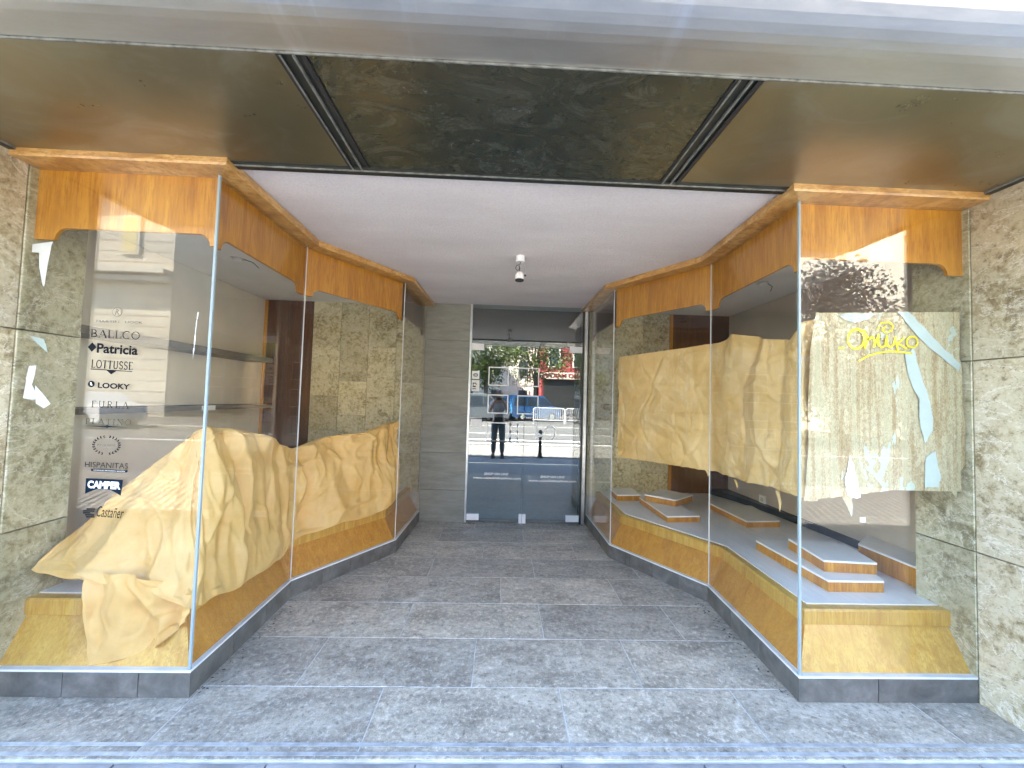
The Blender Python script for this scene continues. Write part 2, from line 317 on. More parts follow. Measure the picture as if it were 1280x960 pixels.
def grid_mesh(name, P, mat, parent=None, label=None, extra=None):
    """P: rows of points; open sheet, smooth."""
    m = MB(); nr, nc = len(P), len(P[0]); m.v = [tuple(p) for r in P for p in r]
    m.f = [(i * nc + j, i * nc + j + 1, (i + 1) * nc + j + 1, (i + 1) * nc + j) for i in range(nr - 1) for j in range(nc - 1)]
    if extra:
        for Q in extra:
            b = len(m.v); nr2, nc2 = len(Q), len(Q[0]); m.v += [tuple(p) for r in Q for p in r]
            m.f += [(b + i * nc2 + j, b + i * nc2 + j + 1, b + (i + 1) * nc2 + j + 1, b + (i + 1) * nc2 + j) for i in range(nr2 - 1) for j in range(nc2 - 1)]
    off = wloc(parent) if parent is not None else Vector((0, 0, 0))
    me = bpy.data.meshes.new(name); me.from_pydata([(v[0] - off.x, v[1] - off.y, v[2] - off.z) for v in m.v], [], m.f); me.materials.append(MAT[mat])
    me.polygons.foreach_set('use_smooth', [True] * len(me.polygons)); o = bpy.data.objects.new(name, me); COL.objects.link(o)
    if parent is not None: o.parent = parent
    if label: o['label'] = label
    return o
TILE = {}
def tile(name, w, d, h, c, loc, mat, parent, axis='z', label=None):
    """One slab, its mesh shared between slabs of one size; loc = centre of its face."""
    key = (round(w, 3), round(d, 3), round(h, 3), axis, mat)
    if key not in TILE:
        m = MB().cbox(-w / 2, w / 2, -d / 2, d / 2, -h, 0, c)
        if axis == '-y': m.v = [(x, -z, y) for x, y, z in m.v]
        if axis == '+x': m.v = [(z, x, y) for x, y, z in m.v]
        if axis == '-x': m.v = [(-z, x, y) for x, y, z in m.v]
        me = bpy.data.meshes.new(name); me.from_pydata(m.v, [], m.f); bm = bmesh.new(); bm.from_mesh(me); bmesh.ops.recalc_face_normals(bm, faces=bm.faces); bm.to_mesh(me); bm.free()
        me.materials.append(MAT[mat]); TILE[key] = me
    o = bpy.data.objects.new(name, TILE[key]); COL.objects.link(o); o.parent = parent; o.location = Vector(loc) - wloc(parent)
    if label: o['label'] = label
    return o

# ------------------------------------------------------------------ plan of the shop front
LP = [Vector(p) for p in ((-2.41, 1.965), (-1.470, 1.965), (-1.488, 2.907), (-.955, 3.746), (-.930, 4.690))]
RP = [Vector(p) for p in ((2.52, 1.958), (1.568, 1.958), (1.622, 2.917), (1.095, 3.716), (1.085, 4.690))]
XL, XR, YB, ZC = -2.41, 2.52, 4.69, 2.66
def inset(poly, d, side):
    """offset the polyline by d to the inside of the case; side +1 inside is on the left of travel"""
    out = []; n = len(poly)
    for i in range(n):
        def nrm(a, b): t = (b - a).normalized(); return Vector((-t.y, t.x)) * side
        if i == 0: out.append(poly[0] + nrm(poly[0], poly[1]) * d)
        elif i == n - 1:
            nn = nrm(poly[-2], poly[-1]); out.append(poly[-1] + Vector((nn.x, 0)) * d / abs(nn.x))
        else:
            a, b = nrm(poly[i - 1], poly[i]), nrm(poly[i], poly[i + 1]); m = (a + b).normalized(); out.append(poly[i] + m * d / m.dot(a))
    return out
def sweep(poly, side, i, prof, e0=0., e1=0.):
    """closed profile [(d,z)] swept along segment i between mitred stations"""
    A = [inset(poly, d, side) for d, z in prof]; t = (poly[i + 1] - poly[i]).normalized()
    r0 = [(*(A[k][i] + t * e0), prof[k][1]) for k in range(len(prof))]; r1 = [(*(A[k][i + 1] - t * e1), prof[k][1]) for k in range(len(prof))]
    return MB().loft([r0, r1])

# ------------------------------------------------------------------ building shell
shell = thing('shop_building', 'unseen pale rendered upper storeys of the shop building, height set for their shadow', 'building', (0, 3, 0))
MB().box(-14, 14, 1.72, 12, 2.70, 7.4).build('upper_wall', 'our_wall', shell)  # unseen; blocks sky and sun, height set so its shadow ends near the kerb
MB().box(-14, -2.95, 1.90, 12, 0, 2.695).build('side_wall', 'our_wall', shell)
MB().box(2.92, 14, 1.90, 12, 0, 2.695).build('side_wall', 'our_wall', shell)
for x in (-11, -7.5, -4.3, 4.3, 7.5, 11):
    for z in (4.4,):
        w = MB().box(x - .55, x + .55, 1.69, 1.75, z, z + 1.7).build('window', 'blind', shell); MB().box(x - .47, x + .47, 1.675, 1.688, z + .08, z + 1.62).build('pane', 'pane_far', w)
def pier(side):
    left = side < 0; X = XL if left else XR
    t = thing('stone_pier', ('mottled stone pier left of the glass with the printed names' if left else
              'mottled pale stone pier right of the glass with the pale torn paper'), 'pier', (X + side * .3, 1.95, 0))
    x0, x1 = (X - .54, X - .04) if left else (X + .04, X + .41)
    MB().box(x0, x1, 1.68, 2.24, 0, 2.69).build('core', 'grout', t)
    for z0, z1 in ((0, .767), (.772, 1.775), (1.780, 2.69)):
        tile('stone_slab', .307, z1 - z0, .036, .003, (X, 1.65 + .1535, (z0 + z1) / 2), 'marble_pale', t, '-x' if not left else '+x')
        tile('stone_slab', .29, z1 - z0, .036, .003, (X, 1.96 + .147, (z0 + z1) / 2), 'marble_behind_glass', t, '-x' if not left else '+x')
        tile('stone_slab', .54 if left else .40, z1 - z0, .03, .003, (X + side * (.27 if left else .20), 1.648, (z0 + z1) / 2), 'marble_pale', t, '-y')
    return t
pier(-1); pier(1)

# floor of the entrance: slate tiles 0.90 x 0.40 in running bond, grout recessed between them
floor = thing('entrance_floor', 'grey slate tiled floor of the shop entrance', 'floor', (0, 3, 0), kind='structure'); del floor['category']
MB().box(-2.45, 2.56, 1.645, 4.80, -.06, -.002).build('grout_bed', 'grout', floor)
rows = [1.648, 2.046, 2.450, 2.861, 3.269, 3.656, 4.058, 4.462, 4.86]
offs = [.351, -.104, -.560, .05, .34, -.12, .30, -.25]
offs[2] = .318 - .9
for r in range(8):
    y0, y1 = rows[r], rows[r + 1]
    xs = [offs[r] + k * .904 for k in range(-6, 7)]
    for xa in xs:
        xb = xa + .904; lim = (-2.41, 2.52) if y0 < 2.0 else ((-1.6, 1.75) if y0 < 3.0 else ((-1.45, 1.5) if y0 < 3.5 else (-1.0, 1.15)))
        xa2, xb2 = max(xa, lim[0]), min(xb, lim[1])
        if xb2 - xa2 < .06: continue
        tile('floor_tile', xb2 - xa2 - .006, y1 - y0 - .006, .03, .0012, ((xa2 + xb2) / 2, (y0 + y1) / 2, random.uniform(-.0006, .0006)), 'slate', floor)
for y in (1.672, 1.715):
    MB().box(-2.40, 2.51, y - .008, y + .008, .0008, .0035).build('nosing_strip', 'nosing', floor)

m = MB(); rr = random.Random(9)
for k in range(260):
    if k < 110: x = rr.choice([rr.gauss(-.33, .05), rr.gauss(.98, .06), rr.uniform(-.36, 1.0)]); y = 4.665 - abs(rr.gauss(0, .03))
    elif k < 200:
        q = rr.random(); sd_ = rr.random() < .5; x = (-1.478 + .02 * q if sd_ else 1.59) + (1 if sd_ else -1) * abs(rr.gauss(0, .03)) + (0.01 if sd_ else -.02); y = 2.0 + q * .9
    else: x = rr.uniform(-.9, 1.0); y = rr.uniform(3.3, 4.6)
    a = rr.uniform(0, 6.28); w = rr.uniform(.003, .012) * (1 if k < 200 else .8); c_, s_ = math.cos(a) * w, math.sin(a) * w; h = rr.uniform(.001, .004)
    m.add([(x - c_, y - s_, .001), (x + s_ * .6, y - c_ * .6, .001), (x + c_, y + s_, .001), (x - s_ * .6, y + c_ * .6, .001), (x, y, .001 + h)], [(0, 1, 4), (1, 2, 4), (2, 3, 4), (3, 0, 4)])
props(m.build('floor_litter', 'bark'), 'small dark crumbs and dry leaf bits along the plinths and the door sill', 'litter', kind='stuff')
# ceiling of the entrance
c = MB().box(-2.9, 2.9, 1.97, 4.9, ZC, ZC + .035).build('ceiling', 'plaster'); c['kind'] = 'structure'

# ------------------------------------------------------------------ canopy
can = thing('canopy', 'dark smeared metal canopy with rounded bright front edge over the whole shop front', 'canopy', (0, 1.5, 2.66))
dv = [(-.745, .5), (.845, .5)]
for i, (xa, xb, mt, lb) in enumerate(((XL, -.80, 'soffit', 'brownish left soffit panel'), (-.69, .79, 'soffit_c', 'dark green centre soffit panel with white swirling smears'), (.90, XR, 'soffit', 'brownish right soffit panel'))):
    MB().box(xa, xb, 1.275, 1.925, 2.648, 2.70).build('soffit_panel', mt, can, lb)
for xc in (-.745, .845):
    d = MB().box(xc - .054, xc + .054, 1.270, 1.925, 2.652, 2.70).build('divider', 'dark_trim', can)
    for k in (-.036, .008):
        MB().box(xc + k - .0035, xc + k + .0035, 1.272, 1.924, 2.640, 2.651).build('raised_line', 'trim_line', d)
    for k in (-.052, .03): MB().box(xc + k, xc + k + .02, 1.272, 1.924, 2.643, 2.6515).build('strip', 'black', d)
MB().box(XL, XR, 1.926, 1.962, 2.640, 2.70).build('back_frame', 'dark_trim', can)
MB().box(XL, XR, 1.900, 1.9255, 2.644, 2.6475).build('back_frame', 'dark_trim', can)
MB().box(XL, XR, 1.923, 1.9275, 2.6365, 2.6435).build('frame_edge', 'trim_line', can)
for X, s in ((XL, 1), (XR, -1)):
    MB().box(min(X, X + s * .03), max(X, X + s * .03), 1.28, 1.899, 2.636, 2.6475).build('side_frame', 'dark_trim', can)
    MB().box(min(X + s * .031, X + s * .035), max(X + s * .031, X + s * .035), 1.28, 1.899, 2.638, 2.6475).build('frame_edge', 'trim_line', can)
MB().box(XL, XR, 1.264, 1.2695, 2.643, 2.70).build('seam', 'trim_line', can)
prof = [(1.2615, 2.70), (1.2615, 2.650)]
for k in range(15):
    t = k / 14 * math.pi / 2; prof.append((1.17 - .25 * math.sin(t), 2.650 + .26 * (1 - math.cos(t)) * 1.0))
prof += [(.92, 3.15), (1.2615, 3.15)]
MB().prism(prof, 0, XL, XR).build('rounded_fascia', 'fascia', can)
MB().box(XL + .01, XR - .01, 1.263, 1.70, 2.71, 3.15).build('canopy_box', 'dark_trim', can)
MB().box(XL, XR, .912, .921, 2.932, 2.945).build('fascia_seam', 'trim_line', can)

# ------------------------------------------------------------------ display windows (cases)
def valance_board(poly, side, i, left_end, right_end):
    """board hanging behind the glass head with a round-cornered notch cut from its lower edge"""
    A = inset(poly, .036, side); B = inset(poly, .054, side); L = (A[i + 1] - A[i]).length
    zt, zm, ze, r = 2.6115, 2.312, 2.25, .058
    pts = [(0, zt), (0, ze)]
    pts.append((left_end, ze)); 
    for k in range(7): a = k / 6 * math.pi / 2; pts.append((left_end + r * (1 - math.cos(a)), ze + (zm - ze) * math.sin(a)))
    for k in range(7): a = k / 6 * math.pi / 2; pts.append((L - right_end - r * (1 - math.sin(a)), ze + (zm - ze) * math.cos(a)))
    pts += [(L, ze), (L, zt)]
    def at(P, s): return P[i] + (P[i + 1] - P[i]) * (s / L)
    m = MB(); n = len(pts)
    m.add([(*at(A, s), z) for s, z in pts] + [(*at(B, s), z) for s, z in pts], [tuple(range(n)), tuple(range(n, 2 * n))[::-1]] + [(j, (j + 1) % n, n + (j + 1) % n, n + j) for j in range(n)])
    return m
def display_window(poly, side, where):
    left = side > 0; X = XL if left else XR; XW = -2.88 if left else 2.85
    t = thing('display_window', ('left glazed display window with printed brand names and a heap of brown paper' if left else
              'right glazed display window of the shop, half covered by hung brown paper'), 'display window', (poly[1].x + (-.5 if left else .5), 2.9, 0), 'glazed display windows flanking the entrance')
    for i in range(4):
        L = (poly[i + 1] - poly[i]).length
        # plinth core and tiles
        sweep(poly, side, i, [(.010, 0), (.010, .117), (.11, .117), (.11, 0)]).build('plinth_core', 'grout', t)
        n = {0: 2 if not left else 3, 1: 3, 2: 4, 3: 3}[i]
        cuts = [0, .36, .74, 1] if (i == 0 and left) else [0, .56, 1] if i == 0 else [k / n for k in range(n + 1)]
        O = inset(poly, 0, side); I = inset(poly, .012, side)
        for k in range(len(cuts) - 1):
            a, b = cuts[k], cuts[k + 1]; g = .0016 / L
            a2, b2 = a + (g if k else 0), b - (g if k < len(cuts) - 2 else 0)
            q = [O[i].lerp(O[i + 1], a2), O[i].lerp(O[i + 1], b2), I[i].lerp(I[i + 1], b2), I[i].lerp(I[i + 1], a2)]
            MB().prism([tuple(v) for v in q], 2, .002, .1185).build('plinth_tile', 'plinth', t)
        sweep(poly, side, i, [(.001, .1185), (.001, .128), (.11, .128), (.11, .1185)]).build('plinth_cap', 'silicone', t)
        e0 = .002 if i else 0; e1 = .002
        sweep(poly, side, i, [(.007, .1285), (.007, 2.6115), (.017, 2.6115), (.017, .1285)], e0, e1).build('glass_pane', 'glass', t)
        sweep(poly, side, i, [(-.085, 2.612), (-.09, 2.622), (-.09, 2.652), (-.084, 2.6595), (.06, 2.6595), (.06, 2.612)]).build('cornice', 'wood_cornice', t)
        ends = {0: (.10, .02), 1: (.05, .06), 2: (.08, .03), 3: (.05, .05)}[i] if left else {0: (.085, .0), 1: (.05, .06), 2: (.06, .04), 3: (.05, .05)}[i]
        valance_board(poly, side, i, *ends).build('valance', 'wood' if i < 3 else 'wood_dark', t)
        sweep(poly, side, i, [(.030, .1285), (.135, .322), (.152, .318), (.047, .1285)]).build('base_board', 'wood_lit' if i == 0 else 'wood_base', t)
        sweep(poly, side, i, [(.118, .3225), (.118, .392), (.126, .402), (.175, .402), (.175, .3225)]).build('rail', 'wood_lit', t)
    # glass corner joints
    C = inset(poly, .011, side)
    for k, (w, mt) in ((1, (.0055, 'glass_edge')), (2, (.003, 'silicone')), (3, (.003, 'silicone'))):
        p = C[k]; MB().box(p.x - w, p.x + w, p.y - w, p.y + w, .1287, 2.611).build('corner_joint', mt, t)
    # platform floor, ceiling, side wall
    F = inset(poly, .1755, side); w = .005 * side
    loop = [tuple(v) for v in F] + [(XW, YB - .005), (XW, 2.262), (X - (-.004 if left else .004), 2.262)]
    loop[0] = (X + (.004 if left else -.004), F[0].y)
    MB().prism(loop, 2, .36, .408).build('platform', 'platform', t)
    Cc = inset(poly, .062, side); loop = [tuple(v) for v in Cc] + [(XW, YB - .005), (XW, 2.262), (X + (.004 if left else -.004), 2.262)]
    loop[0] = (X + (.004 if left else -.004), Cc[0].y)
    MB().prism(loop, 2, 2.622, 2.655).build('case_ceiling', 'white_ceiling', t)
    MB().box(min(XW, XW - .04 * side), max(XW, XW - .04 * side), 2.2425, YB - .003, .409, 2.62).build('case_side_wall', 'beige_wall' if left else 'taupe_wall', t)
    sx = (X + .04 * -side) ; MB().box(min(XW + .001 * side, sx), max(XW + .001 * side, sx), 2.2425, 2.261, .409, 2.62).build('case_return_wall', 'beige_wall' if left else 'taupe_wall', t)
    return t
caseL = display_window(LP, 1, 'left'); caseR = display_window(RP, -1, 'right')

# small fittings inside the cases
def shelf(y0, y1, z0, z1, label):
    t = MB().box(-2.879, -2.60, y0, y1, z0, z1); t.v = [(x, y, z) for x, y, z in t.v]; o = t.build('wall_shelf', 'grey_shelf'); props(o, label, 'shelf', 'grey shelves on the left beige wall')
    return o
shelf(2.35, 4.42, 1.835, 1.885, 'upper dark grey shelf on the beige wall inside the left window')
lo_s = shelf(2.45, 4.46, 1.325, 1.362, 'lower dark grey shelf with a white tag on the beige wall inside the left window')
MB().box(-2.5985, -2.5975, 3.42, 3.58, 1.322, 1.365).build('price_tag', 'white_paper', lo_s)
for (x, y, lb) in ((-2.25, 3.25, 'small recessed downlight with hanging wire in the ceiling of the left window'), (2.35, 3.35, 'small recessed downlight in the ceiling of the right window')):
    t = thing('downlight', lb, 'downlight', (x, y, 2.62))
    MB().tube([(x, y, 2.616), (x, y, 2.6215)], .05, 16).build('ring', 'steel', t); MB().tube([(x, y, 2.600), (x, y, 2.6158)], .028, 12).build('lamp', 'white_metal', t)
    MB().tube([(x + .05, y, 2.614), (x + .11, y + .03, 2.60), (x + .13, y + .08, 2.57)], .003, 6).build('wire', 'black', t)
t = thing('wall_socket', 'small white socket low on the beige wall inside the right window', 'socket', (2.845, 4.05, .5))
MB().box(2.835, 2.8495, 4.0, 4.09, .46, .55).build('plate', 'white_paper', t); MB().box(2.831, 2.8348, 4.025, 4.065, .485, .525).build('insert', 'beige_cloth', t)
o = MB().prism([(2.849, 2.262), (2.849, 4.68), (2.60, 4.68), (2.72, 4.3), (2.80, 3.8), (2.835, 3.2), (2.835, 2.262)], 2, .4085, .47).build('curved_skirting', 'black'); props(o, 'dark curved skirting board at the foot of the beige wall in the right window', 'skirting')

# back wall: gold marble slabs, dark wood panels, grey stone beside the door
def back_stone(x0, x1, label, gx):
    t = thing('stone_wall', label, 'wall', ((x0 + x1) / 2, YB + .05, 0)); MB().box(x0, x1, YB + .012, YB + .10, 0, 2.695).build('core', 'grout', t)
    zs = [.41, .68, 1.12, 1.53, 2.14, 2.62]; x = x0
    nx = max(1, round((x1 - x0) / gx)); w = (x1 - x0) / nx
    for a in range(nx):
        sh = (a % 2) * .18 - .05
        cz = [.35] + [z + (sh if 0 < k < 5 else 0) for k, z in enumerate(zs)][1:5] + [2.66]
        for k in range(len(cz) - 1):
            tile('stone_slab', w - .003, cz[k + 1] - cz[k] - .003, .02, .0015, (x0 + (a + .5) * w, YB, (cz[k] + cz[k + 1]) / 2), 'marble_gold', t, '-y')
back_stone(-2.30, -.95, 'golden mottled stone slabs on the back wall inside the left window', .332)
back_stone(1.09, 2.10, 'golden mottled stone slabs on the back wall inside the right window', .332)
def wood_panel(x0, x1, label):
    t = thing('wooden_panel', label, 'panel', ((x0 + x1) / 2, YB, 0.4)); MB().box(x0, x1, YB - .002, YB + .09, .2, 2.66).build('board', 'wood_dark', t)
    MB().box(x0, x0 + .035, YB - .014, YB - .0025, .41, 2.62).build('trim', 'wood', t); MB().box(x1 - .02, x1, YB - .012, YB - .0025, .41, 2.62).build('trim', 'wood_dark', t)
wood_panel(-2.879, -2.302, 'tall dark brown wooden panel at the back of the left window'); wood_panel(2.102, 2.849, 'tall dark red-brown wooden panel at the back of the right window')
t = thing('grey_stone_wall', 'narrow grey stone wall between the left window and the glass door', 'wall', (-.66, YB + .05, 0)); MB().box(-.95, -.392, YB + .015, YB + .12, 0, 2.659).build('core', 'grout', t)
for z0, z1 in ((0, .38), (.38, .83), (.83, 1.29), (1.29, 1.75), (1.75, 2.2), (2.2, 2.659)):
    tile('stone_slab', .545, z1 - z0 - .0025, .02, .0012, (-.6675, YB, (z0 + z1) / 2), 'grey_stone', t, '-y')

# ------------------------------------------------------------------ glass door with dark room behind
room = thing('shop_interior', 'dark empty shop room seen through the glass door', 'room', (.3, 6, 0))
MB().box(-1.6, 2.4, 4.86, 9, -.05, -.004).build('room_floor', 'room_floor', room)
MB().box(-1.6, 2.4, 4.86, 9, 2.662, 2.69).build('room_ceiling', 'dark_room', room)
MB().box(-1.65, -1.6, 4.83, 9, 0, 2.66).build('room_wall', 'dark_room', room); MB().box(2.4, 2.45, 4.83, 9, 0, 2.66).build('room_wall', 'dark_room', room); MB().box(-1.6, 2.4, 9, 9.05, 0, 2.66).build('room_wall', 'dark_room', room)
fr = thing('door_frame', 'metal frame and glass transom around the double glass door', 'door frame', (.33, YB, 0))
MB().box(-.3915, -.368, YB - .012, YB + .10, 0, 2.6585).build('jamb', 'steel', fr)
MB().box(1.004, 1.028, YB - .004, YB + .10, 0, 2.6585).build('jamb', 'dark_trim', fr); MB().box(1.0285, 1.066, YB - .02, YB + .10, 0, 2.6585).build('jamb', 'steel', fr)
MB().box(-.3675, 1.0035, YB, YB + .01, 2.142, 2.6585).build('transom_glass', 'door_glass', fr)
MB().box(-.3675, 1.0035, YB + .02, YB + .06, 2.10, 2.16).build('transom_rail', 'dark_trim', fr)
MB().box(.82, 1.0, YB + .05, YB + .30, 2.18, 2.24).build('door_closer', 'black', fr)

def text_mesh(txt, name, mat, x0, x1, z0, z1, y, parent, bold=0., shear=0., face=-1, label=None, tilt=0.):
    cu = bpy.data.curves.new('tmp', 'FONT'); cu.body = txt; cu.size = 1; cu.offset = bold; cu.shear = shear; cu.resolution_u = 3
    ob = bpy.data.objects.new('tmp', cu); COL.objects.link(ob); bpy.context.view_layer.update()
    me = bpy.data.meshes.new_from_object(ob.evaluated_get(bpy.context.evaluated_depsgraph_get())); bpy.data.objects.remove(ob); bpy.data.curves.remove(cu)
    xs = [v.co.x for v in me.vertices]; ys = [v.co.y for v in me.vertices]; a, b, c_, d = min(xs), max(xs), min(ys), max(ys); off = wloc(parent)
    for v in me.vertices:
        u = (v.co.x - a) / (b - a); w = (v.co.y - c_) / (d - c_)
        if face > 0: u = 1 - u
        v.co = Vector((x0 + u * (x1 - x0), y, z0 + w * (z1 - z0) + tilt * u)) - off
    me.materials.append(MAT[mat]); o = bpy.data.objects.new(name, me); COL.objects.link(o); o.parent = parent
    if label: o['label'] = label
    return o
def ribbon(m, pts, w, y, closed=False):
    P = [Vector(p) for p in pts]; n = len(P)
    if closed: P = P + [P[0], P[1]]
    for i in range(len(P) - 1 - (1 if closed else 0)):
        a, b = P[i], P[i + 1]; d = (b - a)
        if d.length < 1e-6: continue
        d.normalize(); nn = Vector((-d.y, d.x)) * w / 2; e = d * w * .3; q = [a - e + nn, a - e - nn, b + e - nn, b + e + nn]
        yy = y - .00001 * (i % 7); m.add([(v.x, yy, v.y) for v in q], [(0, 1, 2, 3)])
    return m
def arc(cx, cz, rx, rz, a0, a1, n=16): return [(cx + rx * math.cos(R(a0 + (a1 - a0) * k / n)), cz + rz * math.sin(R(a0 + (a1 - a0) * k / n))) for k in range(n + 1)]
def rect(x0, x1, z0, z1): return [(x0, z0), (x1, z0), (x1, z1), (x0, z1), (x0, z0)]

def door(x0, x1, label, texts):
    t = thing('glass_door', label, 'door', ((x0 + x1) / 2, YB, 0), 'leaves of the double glass door')
    MB().box(x0, x1, YB, YB + .010, .012, 2.1385).build('glass_leaf', 'door_glass', t)
    return t
dL = door(-.3665, .3005, 'left leaf of the frameless glass door, with square outlines and small notices on it', None)
dR = door(.3055, 1.003, 'right leaf of the frameless glass door, beside the right display window', None)
def clamp(x0, x1, z0, z1, p): MB().box(x0, x1, YB - .014, YB + .024, z0, z1).build('patch_fitting', 'white_metal', p)
clamp(-.366, -.215, 2.095, 2.172, dL); clamp(-.362, -.215, .03, .105, dL); clamp(.268, .300, .002, .11, dL)
clamp(.842, 1.002, 2.095, 2.172, dR); clamp(.842, 1.0, .03, .105, dR); clamp(.306, .352, .002, .11, dR)
Y1 = YB - .0012
for (x0, z0) in ((-.15, 1.66), (-.15, 1.32), (-.15, .98)):
    ribbon(MB(), rect(x0 + .006, x0 + .246, z0 + .006, z0 + .226), .013, Y1).build('square_outline', 'white_vinyl', dL)
for (x0, z0) in ((.215, 1.66), (.215, 1.32)):
    m = ribbon(MB(), rect(x0 + .003, x0 + .253, z0 + .006, z0 + .226), .013, Y1)
    m.build('square_outline', 'white_vinyl', dR)
m = MB(); ribbon(m, [(.115, 1.225), (.298, 1.225)], .013, Y1); ribbon(m, [(.135, 1.225), (.135, .985)], .03, Y1)
for z in (1.19, 1.105, 1.02): ribbon(m, [(.135, z), (.225, z)], .030, Y1)
ribbon(m, [(.225, 1.20), (.225, .985)], .012, Y1); ribbon(m, [(-.14, .985), (.298, .985)], .012, Y1)
m.build('logo_letter', 'white_vinyl', dL)
m = MB(); ribbon(m, [(.307, 1.225), (.455, 1.225), (.455, 1.03)], .013, Y1); ribbon(m, [(.475, 1.225), (.475, 1.05)], .010, Y1)
ribbon(m, [(.44, 1.05), (.47, 1.09), (.51, 1.07)], .028, Y1); ribbon(m, [(.455, 1.045), (.52, 1.06), (.56, 1.12), (.60, 1.17), (.65, 1.175), (.69, 1.13), (.685, 1.06), (.65, 1.02), (.57, 1.015)], .017, Y1); ribbon(m, [(.307, 1.0), (.60, 1.01)], .008, Y1)
m.build('logo_letter', 'white_vinyl', dR)
text_mesh('SHOP ON LINE', 'shop_lettering', 'white_vinyl', -.165, .13, .572, .600, Y1, dL, .03, .15)
text_mesh('www.calzadosbuylines.com', 'web_lettering', 'white_vinyl', -.30, .28, .515, .552, Y1, dL, .022)
text_mesh('SHOP ON LINE', 'shop_lettering', 'white_vinyl', .52, .82, .552, .580, Y1, dR, .03, .15)
text_mesh('www.calzadosbuylines.com', 'web_lettering', 'white_vinyl', .375, .965, .497, .532, Y1, dR, .022)
for (x0, x1, z0, z1, k) in ((-.352, -.262, 1.735, 1.835, 1), (-.352, -.258, 1.585, 1.722, 2), (-.350, -.215, 1.155, 1.245, 0)):
    s = MB().box(x0, x1, Y1 - .001, Y1, z0, z1).build('notice', 'white_paper', dL); m = MB()
    if k == 1: ribbon(m, arc((x0 + x1) / 2, z0 + .05, .026, .017, 20, 330, 12), .008, Y1 - .0015); ribbon(m, [(x0 + .02, z0 + .05), (x1 - .02, z0 + .05)], .007, Y1 - .0015)
    if k == 2:
        for zz in (.03, .055, .10): ribbon(m, [(x0 + .012, z0 + zz), (x0 + .05, z0 + zz)], .009, Y1 - .0015)
        ribbon(m, arc((x0 + x1) / 2 - .01, z0 + .08, .02, .02, 0, 300, 8), .008, Y1 - .0015)
    if k: m.build('print', 'black_vinyl', s)

# ceiling spotlight
t = thing('ceiling_spotlight', 'small white ceiling spotlight hanging by a looped cable in the entrance', 'spotlight', (.13, 3.05, 2.66))
sx, sy = .13, 3.05
MB().tube([(sx, sy, 2.6595), (sx, sy, 2.615), (sx, sy, 2.612)], [.037, .037, .033], 20).build('mount', 'white_metal', t, smooth=False)
MB().tube([(sx + .004, sy, 2.613), (sx - .002, sy, 2.595), (sx - .028, sy, 2.583), (sx - .036, sy, 2.56), (sx - .018, sy, 2.542), (sx + .0, sy, 2.56), (sx - .008, sy, 2.585), (sx - .004, sy, 2.548), (sx + .002, sy, 2.53)], .0035, 6).build('cable', 'black', t)
MB().tube([(sx + .034, sy, 2.612), (sx + .036, sy, 2.50)], .003, 6).build('bracket', 'steel', t); MB().tube([(sx + .034, sy, 2.505), (sx + .05, sy, 2.505)], .008, 8).build('knob', 'black', t)
MB().tube([(sx - .002, sy, 2.534), (sx - .002, sy, 2.528), (sx - .002, sy - .002, 2.518), (sx - .002, sy - .004, 2.500), (sx - .002, sy - .006, 2.466)], [.010, .020, .030, .036, .036], 20).build('lamp_head', 'white_metal', t)
MB().tube([(sx - .002, sy - .006, 2.4658), (sx - .002, sy - .0065, 2.458)], [.0365, .0355], 20).build('lamp_rim', 'black', t)

